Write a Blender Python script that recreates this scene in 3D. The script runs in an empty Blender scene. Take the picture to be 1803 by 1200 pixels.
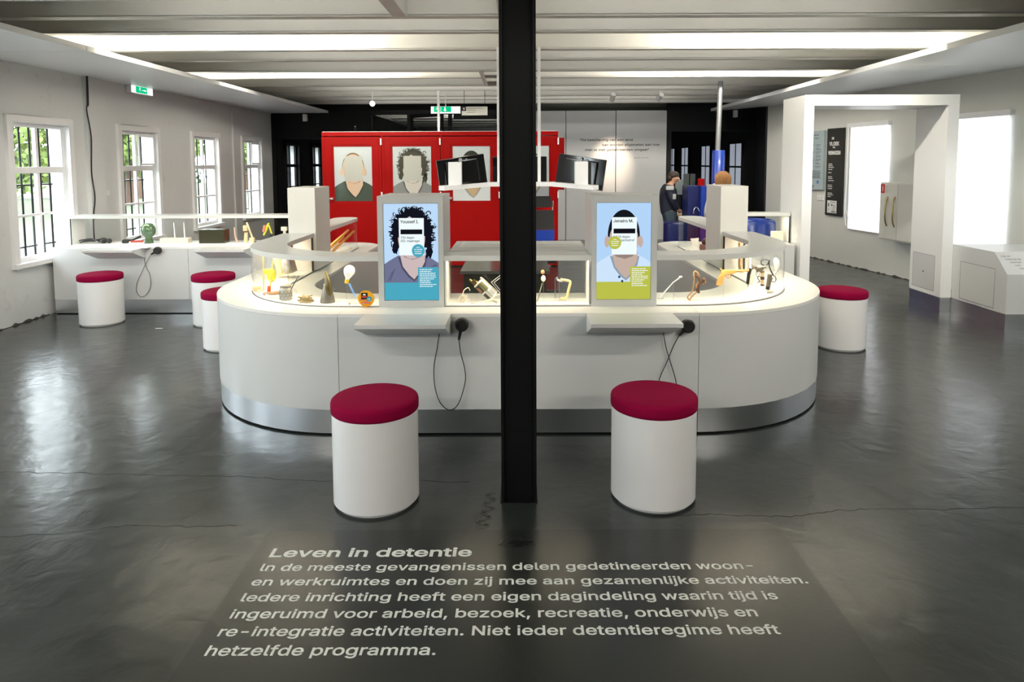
import bpy, bmesh, math, random
from math import pi, sin, cos, radians, sqrt, atan2
from mathutils import Vector, Matrix

S = bpy.context.scene
COL = S.collection
V = Vector
random.seed(7)

# ------------------------------------------------------------------ camera
cam_data = bpy.data.cameras.new('camera')
cam_data.sensor_width = 36.0
cam_data.lens = 24.0
cam_data.shift_x = -10.5 / 1803
cam_data.shift_y = -219.0 / 1803
cam_data.clip_end = 200
cam = bpy.data.objects.new('camera', cam_data)
COL.objects.link(cam)
pitch, roll = radians(4.58), 0.004
fwd = V((0, cos(pitch), -sin(pitch)))
r0 = V((1, 0, 0)); u0 = r0.cross(fwd)
rt = r0 * cos(roll) - u0 * sin(roll)
up = u0 * cos(roll) + r0 * sin(roll)
cam.matrix_world = Matrix(((rt.x, up.x, -fwd.x, 0), (rt.y, up.y, -fwd.y, 0), (rt.z, up.z, -fwd.z, 1.6), (0, 0, 0, 1)))
S.camera = cam

# ------------------------------------------------------------------ view
S.view_settings.view_transform = 'Standard'
S.view_settings.look = 'None'
S.view_settings.gamma = 1.0
S.view_settings.use_curve_mapping = False
S.view_settings.exposure = 0.55

# ------------------------------------------------------------------ world: bright overcast sky
W = bpy.data.worlds.new('sky'); S.world = W; W.use_nodes = True
wn = W.node_tree; wn.nodes.clear()
wo = wn.nodes.new('ShaderNodeOutputWorld'); wb = wn.nodes.new('ShaderNodeBackground')
wb.inputs[0].default_value = (0.86, 0.93, 1.0, 1); wb.inputs[1].default_value = 10
wn.links.new(wb.outputs[0], wo.inputs[0])

def area(name, loc, size, power, color=(1, 1, 1), direction=(0, 0, -1), portal=False, spread=180):
    l = bpy.data.lights.new(name, 'AREA'); l.shape = 'RECTANGLE'
    l.size, l.size_y = size; l.energy = power; l.color = color; l.spread = radians(spread)
    if portal: l.cycles.is_portal = True
    o = bpy.data.objects.new(name, l); COL.objects.link(o)
    o.location = loc
    d = V(direction).normalized()
    o.rotation_euler = d.to_track_quat('-Z', 'Y' if abs(d.z) < .9 else 'X').to_euler()
    return o

# daylight portals in the window openings of both long walls
WIN_L = (-.84, 1.06, 2.96, 4.86, 6.76, 8.62, 10.55, 12.45)             # near jamb of each left opening, 0.86 wide
def RX(y): return 6.744 - 0.1667 * y                        # inner face of the right wall, which runs at a slight angle
RD = V((-0.1644, 0.9864, 0)); RN = V((-0.9864, -0.1644, 0))  # along and out of the right wall
for y in WIN_L:
    area('window_daylight', (-5.215, y + .43, 1.31), (0.86, 1.42), 0, direction=(1, 0, 0), portal=True)
# added fill strips and ceiling batten lamps: they hang on the back of a beam and throw their light on the next one
BEAMS = (5.52, 6.18, 7.13, 7.84, 8.78, 9.47, 10.47, 11.15, 12.11, 12.78, 13.6)
for y in (4.06, 4.86) + BEAMS[:-1]:
    area('bay_fill_light', (0.05, y + .10, 2.93), (6.0, .03), 6.5, (1, .98, .93), (0, 1, .12))  # unseen strip added in each bay to brighten the beam webs
for (x, y, L, p) in ((-3.05, 6.29, 2.5, 50), (3.0, 6.29, 2.3, 50), (-3.1, 8.90, 2.6, 45), (2.9, 8.90, 2.3, 45)):
    area('batten_and_fill_light', (x, y, 2.86), (L, 0.05), p, (1, .93, .80), (0, 1, -0.02))
for (x, y, L, p) in ((-3.0, 3.7, 2.4, 42), (3.0, 3.7, 2.4, 42), (-3.0, 1.1, 2.4, 42), (3.0, 1.1, 2.4, 42), (-3.0, -1.5, 2.4, 42), (3.0, -1.5, 2.4, 42)):
    area('batten_and_fill_light', (x, y, 2.86), (L, 0.05), p, (1, .95, .86), (0, 1, -0.02))  # added behind the camera as fill, repeating the batten rhythm

# ------------------------------------------------------------------ materials
def mat(name, color, rough=.5, metal=0., bump=0., bscale=40., spec=.5, emis=None, estr=0., coat=0., sheen=0., var=0., vscale=3., trans=0.):
    m = bpy.data.materials.new(name); m.use_nodes = True
    nt = m.node_tree; b = nt.nodes['Principled BSDF']
    b.inputs['Base Color'].default_value = (*color, 1)
    b.inputs['Roughness'].default_value = rough
    b.inputs['Metallic'].default_value = metal
    b.inputs['Specular IOR Level'].default_value = spec
    if coat: b.inputs['Coat Weight'].default_value = coat; b.inputs['Coat Roughness'].default_value = .05
    if sheen: b.inputs['Sheen Weight'].default_value = sheen
    if trans: b.inputs['Transmission Weight'].default_value = trans
    if emis: b.inputs['Emission Color'].default_value = (*emis, 1); b.inputs['Emission Strength'].default_value = estr
    tc = nt.nodes.new('ShaderNodeTexCoord')
    n = nt.nodes.new('ShaderNodeTexNoise'); n.inputs['Scale'].default_value = vscale; n.inputs['Detail'].default_value = 6
    nt.links.new(tc.outputs['Object'], n.inputs['Vector'])
    mx = nt.nodes.new('ShaderNodeMix'); mx.data_type = 'RGBA'
    v = max(var, .02)
    mx.inputs[6].default_value = (*[c * (1 - v) for c in color], 1)
    mx.inputs[7].default_value = (*[min(1, c * (1 + v)) for c in color], 1)
    nt.links.new(n.outputs['Fac'], mx.inputs[0]); nt.links.new(mx.outputs[2], b.inputs['Base Color'])
    if bump:
        n2 = nt.nodes.new('ShaderNodeTexNoise'); n2.inputs['Scale'].default_value = bscale; n2.inputs['Detail'].default_value = 4
        nt.links.new(tc.outputs['Object'], n2.inputs['Vector'])
        bp = nt.nodes.new('ShaderNodeBump'); bp.inputs['Strength'].default_value = bump; bp.inputs['Distance'].default_value = .01
        nt.links.new(n2.outputs['Fac'], bp.inputs['Height']); nt.links.new(bp.outputs[0], b.inputs['Normal'])
    return m

def glass_mat(name, tint=(1, 1, 1), refl=.9):
    m = bpy.data.materials.new(name); m.use_nodes = True; nt = m.node_tree; nt.nodes.clear()
    o = nt.nodes.new('ShaderNodeOutputMaterial'); t = nt.nodes.new('ShaderNodeBsdfTransparent'); g = nt.nodes.new('ShaderNodeBsdfGlossy')
    f = nt.nodes.new('ShaderNodeFresnel'); f.inputs[0].default_value = 1.45
    mul = nt.nodes.new('ShaderNodeMath'); mul.operation = 'MULTIPLY'; mul.inputs[1].default_value = refl
    geo = nt.nodes.new('ShaderNodeNewGeometry'); sub = nt.nodes.new('ShaderNodeMath'); sub.operation = 'SUBTRACT'; sub.inputs[0].default_value = 1
    m2 = nt.nodes.new('ShaderNodeMath'); m2.operation = 'MULTIPLY'
    g.inputs['Roughness'].default_value = .02
    t.inputs[0].default_value = (*tint, 1)
    mx = nt.nodes.new('ShaderNodeMixShader')
    nt.links.new(f.outputs[0], mul.inputs[0]); nt.links.new(geo.outputs['Backfacing'], sub.inputs[1])
    nt.links.new(mul.outputs[0], m2.inputs[0]); nt.links.new(sub.outputs[0], m2.inputs[1])
    nt.links.new(m2.outputs[0], mx.inputs[0]); nt.links.new(t.outputs[0], mx.inputs[1]); nt.links.new(g.outputs[0], mx.inputs[2])
    nt.links.new(mx.outputs[0], o.inputs[0])
    return m

def emit(name, color, s=1.):
    m = bpy.data.materials.new(name); m.use_nodes = True; nt = m.node_tree; nt.nodes.clear()
    o = nt.nodes.new('ShaderNodeOutputMaterial'); e = nt.nodes.new('ShaderNodeEmission')
    e.inputs[0].default_value = (*color, 1); e.inputs[1].default_value = s
    nt.links.new(e.outputs[0], o.inputs[0]); return m

def plaster(name, color, dirt=.25):
    m = mat(name, color, .75, bump=.25, bscale=9, var=.05, vscale=1.3)
    nt = m.node_tree; b = nt.nodes['Principled BSDF']
    src = b.inputs['Base Color'].links[0].from_socket
    tc = nt.nodes['Texture Coordinate']
    n = nt.nodes.new('ShaderNodeTexNoise'); n.inputs['Scale'].default_value = 4.5; n.inputs['Detail'].default_value = 9; n.inputs['Roughness'].default_value = .7
    nt.links.new(tc.outputs['Object'], n.inputs['Vector'])
    cr = nt.nodes.new('ShaderNodeValToRGB'); cr.color_ramp.elements[0].position = .60; cr.color_ramp.elements[1].position = .72
    nt.links.new(n.outputs['Fac'], cr.inputs[0])
    mu = nt.nodes.new('ShaderNodeMath'); mu.operation = 'MULTIPLY'; mu.inputs[1].default_value = dirt
    nt.links.new(cr.outputs[0], mu.inputs[0])
    mx = nt.nodes.new('ShaderNodeMix'); mx.data_type = 'RGBA'; mx.inputs[7].default_value = (color[0] * .55, color[1] * .52, color[2] * .46, 1)
    nt.links.new(mu.outputs[0], mx.inputs[0]); nt.links.new(src, mx.inputs[6]); nt.links.new(mx.outputs[2], b.inputs['Base Color'])
    return m

def concrete(name):
    m = bpy.data.materials.new(name); m.use_nodes = True; nt = m.node_tree; L = nt.links
    b = nt.nodes['Principled BSDF']; tc = nt.nodes.new('ShaderNodeTexCoord')
    def noise(scale, det=8, rough=.6, dist=0.):
        n = nt.nodes.new('ShaderNodeTexNoise'); n.inputs['Scale'].default_value = scale; n.inputs['Detail'].default_value = det
        n.inputs['Roughness'].default_value = rough; n.inputs['Distortion'].default_value = dist
        L.new(tc.outputs['Object'], n.inputs['Vector']); return n
    big = noise(.9, 6, .55, .6); mid = noise(5, 10, .7, .3); fine = noise(60, 4)
    cr = nt.nodes.new('ShaderNodeValToRGB'); e = cr.color_ramp.elements
    e[0].position = .3; e[0].color = (.011, .014, .013, 1); e[1].position = .75; e[1].color = (.036, .042, .039, 1)
    add = nt.nodes.new('ShaderNodeMath'); add.operation = 'MULTIPLY_ADD'; add.inputs[1].default_value = .55
    h = nt.nodes.new('ShaderNodeMath'); h.operation = 'MULTIPLY'; h.inputs[1].default_value = .45
    L.new(mid.outputs['Fac'], h.inputs[0]); L.new(big.outputs['Fac'], add.inputs[0]); L.new(h.outputs[0], add.inputs[2])
    L.new(add.outputs[0], cr.inputs[0])
    # hairline cracks of the slab
    vo = nt.nodes.new('ShaderNodeTexVoronoi'); vo.feature = 'DISTANCE_TO_EDGE'; vo.inputs['Scale'].default_value = .33
    wv = nt.nodes.new('ShaderNodeVectorMath'); wv.operation = 'MULTIPLY_ADD'
    wv.inputs[1].default_value = (.35, .35, .35); n3 = noise(2.2, 8, .6)
    L.new(n3.outputs['Color'], wv.inputs[0]); L.new(tc.outputs['Object'], wv.inputs[2]); L.new(wv.outputs[0], vo.inputs['Vector'])
    ck = nt.nodes.new('ShaderNodeMapRange'); ck.inputs[1].default_value = .0006; ck.inputs[2].default_value = .0022; ck.inputs[3].default_value = 0; ck.inputs[4].default_value = 0
    L.new(vo.outputs['Distance'], ck.inputs[0])
    mx = nt.nodes.new('ShaderNodeMix'); mx.data_type = 'RGBA'; mx.inputs[7].default_value = (.012, .012, .011, 1)
    L.new(ck.outputs[0], mx.inputs[0]); L.new(cr.outputs[0], mx.inputs[6]); L.new(mx.outputs[2], b.inputs['Base Color'])
    rr = nt.nodes.new('ShaderNodeMapRange'); rr.inputs[1].default_value = .3; rr.inputs[2].default_value = .7; rr.inputs[3].default_value = .17; rr.inputs[4].default_value = .27
    L.new(mid.outputs['Fac'], rr.inputs[0]); L.new(rr.outputs[0], b.inputs['Roughness'])
    b.inputs['Specular IOR Level'].default_value = .62
    bp = nt.nodes.new('ShaderNodeBump'); bp.inputs['Strength'].default_value = .16; bp.inputs['Distance'].default_value = .02
    soft = noise(7, 3, .5, .4); L.new(soft.outputs['Fac'], bp.inputs['Height'])
    bp2 = nt.nodes.new('ShaderNodeBump'); bp2.inputs['Strength'].default_value = .05; bp2.inputs['Distance'].default_value = .003
    L.new(fine.outputs['Fac'], bp2.inputs['Height']); L.new(bp.outputs[0], bp2.inputs['Normal']); L.new(bp2.outputs[0], b.inputs['Normal'])
    return m

def brushed(name, color, rough=.32):
    m = mat(name, color, rough, 1.0)
    nt = m.node_tree; b = nt.nodes['Principled BSDF']; b.inputs['Anisotropic'].default_value = .5
    tc = nt.nodes['Texture Coordinate']; mp = nt.nodes.new('ShaderNodeMapping'); mp.inputs['Scale'].default_value = (2, 2, 260)
    n = nt.nodes.new('ShaderNodeTexNoise'); n.inputs['Scale'].default_value = 3
    nt.links.new(tc.outputs['Object'], mp.inputs[0]); nt.links.new(mp.outputs[0], n.inputs['Vector'])
    bp = nt.nodes.new('ShaderNodeBump'); bp.inputs['Strength'].default_value = .06; bp.inputs['Distance'].default_value = .002
    nt.links.new(n.outputs['Fac'], bp.inputs['Height']); nt.links.new(bp.outputs[0], b.inputs['Normal'])
    return m

M = {}
M['floor'] = concrete('polished concrete')
M['wall'] = plaster('grey-white plaster', (.64, .65, .645), .38)
M['wall_r'] = plaster('warm white plaster', (.63, .635, .59), .10)
M['ceil'] = mat('painted steel ceiling', (.66, .645, .59), .45, var=.04)
M['soffit'] = mat('white painted soffit', (.78, .80, .80), .35)
M['lam'] = mat('white laminate', (.64, .655, .65), .33)
M['top'] = mat('white solid worktop', (.80, .80, .77), .30)
M['case'] = mat('white display base', (.90, .89, .86), .4)
M['shelf'] = mat('pale grey lacquer', (.64, .65, .62), .30)
M['kiosk'] = mat('grey kiosk lacquer', (.56, .57, .55), .35)
M['pillar'] = mat('cream kiosk lacquer', (.68, .67, .62), .38)
M['steel'] = brushed('brushed steel', (.78, .80, .83), .30)
M['steel2'] = mat('satin metal', (.55, .56, .56), .3, 1.)
M['chrome'] = mat('chrome', (.8, .8, .8), .1, 1.)
M['crim'] = mat('crimson felt', (.24, .0016, .036), .9, bump=.12, bscale=300, spec=.08)
M['white'] = mat('white paint', (.80, .80, .80), .35)
M['stool'] = mat('white stool lacquer', (.84, .84, .84), .28)
M['blk'] = mat('black steel paint', (.004, .0045, .005), .45, spec=.22)
M['blkwall'] = mat('black painted wall', (.006, .006, .007), .4)
M['gloss'] = mat('black gloss plastic', (.004, .004, .004), .08, coat=.6)
M['rub'] = mat('black rubber', (.012, .012, .012), .5)
M['red'] = mat('red lacquered steel', (.27, .0015, .001), .4, spec=.1, var=.05)
M['glass'] = glass_mat('clear glass', (.985, .995, .99), .8)
M['wglass'] = glass_mat('window glass', (.98, 1., .99), .6)
M['plex'] = glass_mat('clear acrylic', (.97, .98, .97), 1.)
M['blue'] = mat('blue lacquer', (.012, .045, .33), .25, coat=.3)
M['navy'] = mat('navy lacquer', (.004, .010, .085), .35)
M['gpanel'] = mat('white wall panel', (.56, .57, .57), .4)
M['ink'] = mat('black print', (.02, .02, .02), .6)
M['tape'] = mat('grey-white vinyl letters', (.72, .74, .70), .6)
M['paper'] = mat('white paper', (.82, .82, .80), .6)
M['cream'] = mat('cream enamel', (.66, .65, .58), .35)
M['brass'] = mat('brass', (.40, .28, .10), .3, 1.)
M['wood'] = mat('honey coloured wood', (.62, .33, .10), .5, var=.25, vscale=30)
M['pale'] = mat('pale wood', (.72, .54, .32), .55, var=.15, vscale=30)
M['dwood'] = mat('dark wood', (.10, .05, .025), .5, var=.2, vscale=30)
M['bone'] = mat('ivory plastic', (.78, .72, .58), .4)
M['gun'] = mat('dull gun metal', (.34, .30, .23), .32, .7)
M['leath'] = mat('brown leather', (.40, .22, .10), .5, var=.2, vscale=40)

# ------------------------------------------------------------------ geometry helpers
class G:
    """collects shapes in a bmesh, then links them as ONE mesh object"""
    def __init__(s): s.bm = bmesh.new()
    def box(s, x0, x1, y0, y1, z0, z1, bev=0, mtx=None):
        vs = [s.bm.verts.new(p) for p in ((x0, y0, z0), (x1, y0, z0), (x1, y1, z0), (x0, y1, z0), (x0, y0, z1), (x1, y0, z1), (x1, y1, z1), (x0, y1, z1))]
        fs = [s.bm.faces.new([vs[i] for i in f]) for f in ((3, 2, 1, 0), (4, 5, 6, 7), (0, 1, 5, 4), (1, 2, 6, 5), (2, 3, 7, 6), (3, 0, 4, 7))]
        if bev:
            es = list({e for f in fs for e in f.edges})
            r = bmesh.ops.bevel(s.bm, geom=es, offset=bev, segments=2, affect='EDGES', profile=.7)
            vs = list({v for f in r['faces'] for v in f.verts} | {v for v in vs if v.is_valid})
        if mtx is not None: bmesh.ops.transform(s.bm, matrix=mtx, verts=vs)
        return s
    def prism(s, pts, a, b, axis='z', mtx=None):
        """polygon pts extruded along axis from a to b"""
        def P(p, t):
            return {'z': (p[0], p[1], t), 'y': (p[0], t, p[1]), 'x': (t, p[0], p[1])}[axis]
        lo = [s.bm.verts.new(P(p, a)) for p in pts]; hi = [s.bm.verts.new(P(p, b)) for p in pts]
        n = len(pts)
        s.bm.faces.new(lo[::-1]); s.bm.faces.new(hi)
        for i in range(n): s.bm.faces.new((lo[i], lo[(i + 1) % n], hi[(i + 1) % n], hi[i]))
        if mtx is not None: bmesh.ops.transform(s.bm, matrix=mtx, verts=lo + hi)
        return s
    def tube(s, pts, r, n=8, cap=True, closed=False, flat=1.):
        """round tube along pts, r one radius or one per point"""
        pts = [V(p) for p in pts]; m = len(pts)
        rs = r if isinstance(r, (list, tuple)) else [r] * m
        rings = []; ref = None
        for i, p in enumerate(pts):
            if closed: t = pts[(i + 1) % m] - pts[i - 1]
            else: t = pts[min(i + 1, m - 1)] - pts[max(i - 1, 0)]
            t.normalize()
            if ref is None: ref = V((0, 0, 1)) if abs(t.z) < .9 else V((1, 0, 0))
            a = ref - t * ref.dot(t)
            if a.length < 1e-4: a = t.orthogonal()
            a.normalize(); b = t.cross(a); ref = a
            rings.append([s.bm.verts.new(p + (a * cos(k * 2 * pi / n) * flat + b * sin(k * 2 * pi / n)) * rs[i]) for k in range(n)])
        for i in range(m if closed else m - 1):
            A, B = rings[i], rings[(i + 1) % m]
            for k in range(n): s.bm.faces.new((A[k], A[(k + 1) % n], B[(k + 1) % n], B[k]))
        if cap and not closed: s.bm.faces.new(rings[0][::-1]); s.bm.faces.new(rings[-1])
        return s
    def lathe(s, prof, c=(0, 0, 0), n=32, mtx=None, sx=1., sy=1.):
        """prof: (radius, z) list from bottom to top"""
        rings = []; allv = []
        for r, z in prof:
            if r < 1e-5: ring = [s.bm.verts.new((c[0], c[1], c[2] + z))]
            else: ring = [s.bm.verts.new((c[0] + r * sx * cos(k * 2 * pi / n), c[1] + r * sy * sin(k * 2 * pi / n), c[2] + z)) for k in range(n)]
            rings.append(ring); allv += ring
        for A, B in zip(rings, rings[1:]):
            for k in range(n):
                k2 = (k + 1) % n
                if len(A) == 1 and len(B) == 1: continue
                if len(A) == 1: s.bm.faces.new((A[0], B[k2], B[k]))
                elif len(B) == 1: s.bm.faces.new((A[k], A[k2], B[0]))
                else: s.bm.faces.new((A[k], A[k2], B[k2], B[k]))
        if len(rings[0]) > 1: s.bm.faces.new(rings[0][::-1])
        if len(rings[-1]) > 1: s.bm.faces.new(rings[-1])
        if mtx is not None: bmesh.ops.transform(s.bm, matrix=mtx, verts=allv)
        return s
    def ball(s, c, r, n=16, sc=(1, 1, 1), mtx=None):
        prof = [(r * sin(i * pi / 10), -r * cos(i * pi / 10)) for i in range(11)]
        k0 = len(s.bm.verts)
        s.lathe([(a * 1, b * sc[2]) for a, b in prof], c, n, mtx, sc[0], sc[1]); return s
    def band(s, A, B, z0, z1, closed=False):
        """solid strip between two equal-length plan paths A (outer) and B (inner)"""
        n = len(A)
        ring = lambda P, z: [s.bm.verts.new((p[0], p[1], z)) for p in P]
        a0, a1, b0, b1 = ring(A, z0), ring(A, z1), ring(B, z0), ring(B, z1)
        def q(*v):
            co = []
            for x in v:
                if all((x.co - y.co).length > 1e-6 for y in co): co.append(x)
            if len(co) > 2: s.bm.faces.new(co)
        for i in range(n - 1):
            j = i + 1
            q(a1[i], a1[j], b1[j], b1[i]); q(b0[i], b0[j], a0[j], a0[i])
            q(a0[i], a0[j], a1[j], a1[i]); q(b1[i], b1[j], b0[j], b0[i])
        q(a0[0], a1[0], b1[0], b0[0]); q(b0[-1], b1[-1], a1[-1], a0[-1])
        return s
    def build(s, name, m, parent=None, smooth=True, world=True, bevel=0, cut=35):
        bmesh.ops.remove_doubles(s.bm, verts=s.bm.verts, dist=1e-6)
        bmesh.ops.recalc_face_normals(s.bm, faces=s.bm.faces)
        me = bpy.data.meshes.new(name); s.bm.to_mesh(me); s.bm.free()
        me.materials.append(M[m] if isinstance(m, str) else m)
        o = bpy.data.objects.new(name, me); COL.objects.link(o)
        if parent is not None:
            if world: me.transform(Matrix.Translation(-wloc(parent)))
            o.parent = parent
        if smooth:
            me.shade_smooth(); me.set_sharp_from_angle(angle=radians(cut))
        if bevel:
            b = o.modifiers.new('soft edges', 'BEVEL'); b.width = bevel; b.segments = 2; b.limit_method = 'ANGLE'; b.angle_limit = radians(50)
        return o

def wloc(o):
    l = V((0, 0, 0))
    while o is not None: l += o.location; o = o.parent
    return l
def tag(o, label=None, cat=None, group=None, kind=None):
    if label: o['label'] = label
    if cat: o['category'] = cat
    if group: o['group'] = group
    if kind: o['kind'] = kind
    return o
def thing(name, label, cat, loc=(0, 0, 0), group=None):
    o = bpy.data.objects.new(name, None); o.empty_display_size = .1; COL.objects.link(o); o.location = loc
    return tag(o, label, cat, group)
def copy_tree(o, parent=None):
    c = o.copy(); COL.objects.link(c)
    if parent is not None: c.parent = parent
    for ch in [x for x in bpy.data.objects if x.parent == o]: copy_tree(ch, c)
    return c
def struct(o): return tag(o, kind='structure')

try:
    import os
    FONT = bpy.data.fonts.load(os.path.join(bpy.utils.system_resource('DATAFILES', path='fonts'), 'Inter.woff2'))   # Blender's own interface font
except Exception:
    FONT = None
import numpy as np
from mathutils.geometry import delaunay_2d_cdt
def text_geo(body, size, mtx, bold=0., width=None, sx=1., align='LEFT'):
    """text as a flat mesh placed by mtx; width fixes its length, bold fattens the outlines"""
    cu = bpy.data.curves.new('t', 'FONT'); cu.font = FONT or cu.font; cu.size = size
    cu.body = body.replace('I', 'l') if FONT and body[:1] == 'I' and body[1:2] in 'nes' else body
    cu.align_x = align; cu.resolution_u = 3; cu.fill_mode = 'NONE'
    o = bpy.data.objects.new('t', cu); COL.objects.link(o)
    dg = bpy.context.evaluated_depsgraph_get()
    me = bpy.data.meshes.new_from_object(o.evaluated_get(dg))
    bpy.data.objects.remove(o); bpy.data.curves.remove(cu)
    co = np.array([v.co[:2] for v in me.vertices]); bpy_ed = [tuple(e.vertices) for e in me.edges]; bpy.data.meshes.remove(me)
    d = [(p, q) if q - p == 1 else (max(p, q), min(p, q)) for p, q in bpy_ed]
    if width: sx = width / max(1e-6, co[:, 0].max() - co[:, 0].min())
    if align == 'LEFT': co[:, 0] -= co[:, 0].min()
    co[:, 0] *= sx
    I = np.array(d); A, B = co[I[:, 0]], co[I[:, 1]]
    if bold:
        area_ = (A[:, 0] * B[:, 1] - B[:, 0] * A[:, 1]).sum(); sg_ = 1 if area_ > 0 else -1
        t = B - A; t /= np.maximum(np.linalg.norm(t, axis=1), 1e-9)[:, None]; n = np.stack([t[:, 1], -t[:, 0]], 1) * sg_
        acc = np.zeros_like(co); np.add.at(acc, I[:, 0], n); np.add.at(acc, I[:, 1], n)
        L_ = np.maximum(np.linalg.norm(acc, axis=1), .8)[:, None]; co = co + acc / L_ * bold * np.minimum(2 / L_, 1.6)
        A, B = co[I[:, 0]], co[I[:, 1]]
    out = delaunay_2d_cdt([V(c) for c in co.tolist()], d, [], 0, 1e-7)
    vs = np.array([v[:] for v in out[0]]); tr = np.array(out[2]); cen = vs[tr].mean(axis=1); wn = np.zeros(len(cen), int)
    for k in range(0, len(cen), 500):
        c = cen[k:k + 500]; ay = A[None, :, 1] <= c[:, None, 1]; by = B[None, :, 1] <= c[:, None, 1]
        cr = (B[None, :, 0] - A[None, :, 0]) * (c[:, None, 1] - A[None, :, 1]) - (c[:, None, 0] - A[None, :, 0]) * (B[None, :, 1] - A[None, :, 1])
        wn[k:k + 500] = (ay & ~by & (cr > 0)).sum(1) - (~ay & by & (cr < 0)).sum(1)
    tr = tr[wn != 0]
    me = bpy.data.meshes.new('t'); me.from_pydata([(x, y, 0) for x, y in vs.tolist()], [], tr.tolist()); me.transform(mtx)
    return me
def text(name, lines, m, parent):
    """lines: list of meshes -> one object"""
    bm = bmesh.new()
    for me in lines: bm.from_mesh(me); bpy.data.meshes.remove(me)
    me = bpy.data.meshes.new(name); bm.to_mesh(me); bm.free()
    me.materials.append(M[m] if isinstance(m, str) else m)
    if parent is not None: me.transform(Matrix.Translation(-wloc(parent)))
    o = bpy.data.objects.new(name, me); COL.objects.link(o)
    if parent is not None: o.parent = parent
    return o
def frame(o, x, y):
    """matrix from text plane (x right, y up) at origin o with the given axes"""
    x, y = V(x).normalized(), V(y).normalized(); z = x.cross(y)
    return Matrix(((x.x, y.x, z.x, o[0]), (x.y, y.y, z.y, o[1]), (x.z, y.z, z.z, o[2]), (0, 0, 0, 1)))

# ================================================================== THE ROOM
# floor, running through to the dark room beyond
struct(G().box(-5.35, 7.9, -4.2, 24, -.12, 0).build('floor', 'floor', smooth=False))

ZW0, ZW1 = .60, 2.02        # window opening heights
def wall_with_openings(g, openings, y0, y1, x0, x1, ztop, mtx=None, z0=ZW0, z1=ZW1):
    y = y0
    for (a, b) in openings:
        g.box(x0, x1, y, a, 0, ztop, mtx=mtx)
        g.box(x0, x1, a, b, 0, z0, mtx=mtx); g.box(x0, x1, a, b, z1, ztop, mtx=mtx)
        y = b
    g.box(x0, x1, y, y1, 0, ztop, mtx=mtx)
g = G(); wall_with_openings(g, [(y, y + .86) for y in WIN_L], -4.2, 14.0, -5.20, -5.0, 3.2)
g.box(-5.0, -4.955, 7.93, 8.22, 0, 2.62)      # shallow pilasters between the windows
g.box(-5.0, -4.97, 12.02, 12.2, 0, 2.62)
struct(g.build('wall_left', 'wall', smooth=False))

# right wall at its angle: local frame, y along the wall from the point at Y=0
def rmat():
    # local x = into the room, y = along the wall (away), z = up; origin on the wall at Y=0
    x = RN; y = RD
    return Matrix(((x.x, y.x, 0, 6.744), (x.y, y.y, 0, 0), (0, 0, 1, 0), (0, 0, 0, 1)))
RMX = rmat()
def rw(y): return y / RD.y      # distance along the wall for a world Y
WIN_R = ((3.7, 4.7), (5.6, 6.6), (7.66, 8.54), (9.52, 10.3))
g = G(); wall_with_openings(g, [(rw(a), rw(b)) for a, b in WIN_R], -4.25, rw(12.72), -.35, 0, 3.2, mtx=RMX)
struct(g.build('wall_right', 'wall_r', smooth=False))
struct(G().box(-5.35, 7.9, -4.4, -4.2, 0, 3.2).build('wall_back', 'wall', smooth=False))

# deck above the beams
struct(G().box(-5.35, 7.9, -4.4, 24, 3.05, 3.2).build('ceiling', 'ceil', smooth=False))
BE = BEAMS
def beam(y, x0=-5.0, x1=7.0, m='ceil'):
    g = G()
    g.box(x0, x1, y - .012, y, 2.76, 3.05)                 # web
    g.box(x0, x1, y - .012, y + .09, 2.75, 2.765)          # lower flange
    return struct(g.build('trim_1', m, smooth=False))
for y in BE: beam(y, x1=min(7., RX(y)))
for k in range(10): beam(5.52 - .66 - .8 * k, x1=RX(5 - .8 * k))
for k in range(8): beam(14.75 + 1.1 * k, x1=4.9)
# long beam over the column, and two short ribs along the room
g = G(); g.box(-.145, .13, -4.2, 14, 2.72, 3.05); struct(g.build('trim_2', 'ceil', smooth=False))
g = G(); g.box(-.98, -.87, 2.0, 5.5, 2.74, 3.05); struct(g.build('trim_2', 'ceil', smooth=False))
g = G(); g.box(-.49, -.44, 8.8, 10.45, 2.74, 3.05); g.box(-.44, -.14, 9.1, 9.12, 2.74, 3.05); g.box(-.44, -.14, 9.8, 9.82, 2.74, 3.05)
struct(g.build('trim_2', 'ceil', smooth=False))
# soffits along both walls
g = G(); g.box(-5.0, -3.84, -4.2, 6.18, 2.60, 2.648); g.box(-5.0, -3.84, 6.186, 14, 2.60, 2.648)
struct(g.build('trim_3', 'soffit', smooth=False))
g = G()
g.prism([(3.9, -4.2), (RX(-4.2), -4.2), (RX(7.35), 7.35), (3.9, 7.35)], 2.60, 2.655)
g.prism([(3.9, 7.356), (RX(7.356), 7.356), (RX(12.7), 12.7), (3.9, 13.9)], 2.60, 2.655)
struct(g.build('trim_4', 'soffit', smooth=False))

# black steel column
col = thing('steel_column', 'tall black steel column standing in front of the curved display counter', 'column', (.0, 3.2, 0))
g = G(); g.box(-.083, -.069, 3.10, 3.30, 0, 2.72); g.box(.069, .083, 3.10, 3.30, 0, 2.72); g.box(-.069, .069, 3.118, 3.282, 0, 2.72)
g.build('shaft', 'blk', col, smooth=False, bevel=.002)
G().box(-.088, .088, 3.095, 3.305, 0, .004).build('base_plate', 'blk', col, smooth=False)

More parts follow.
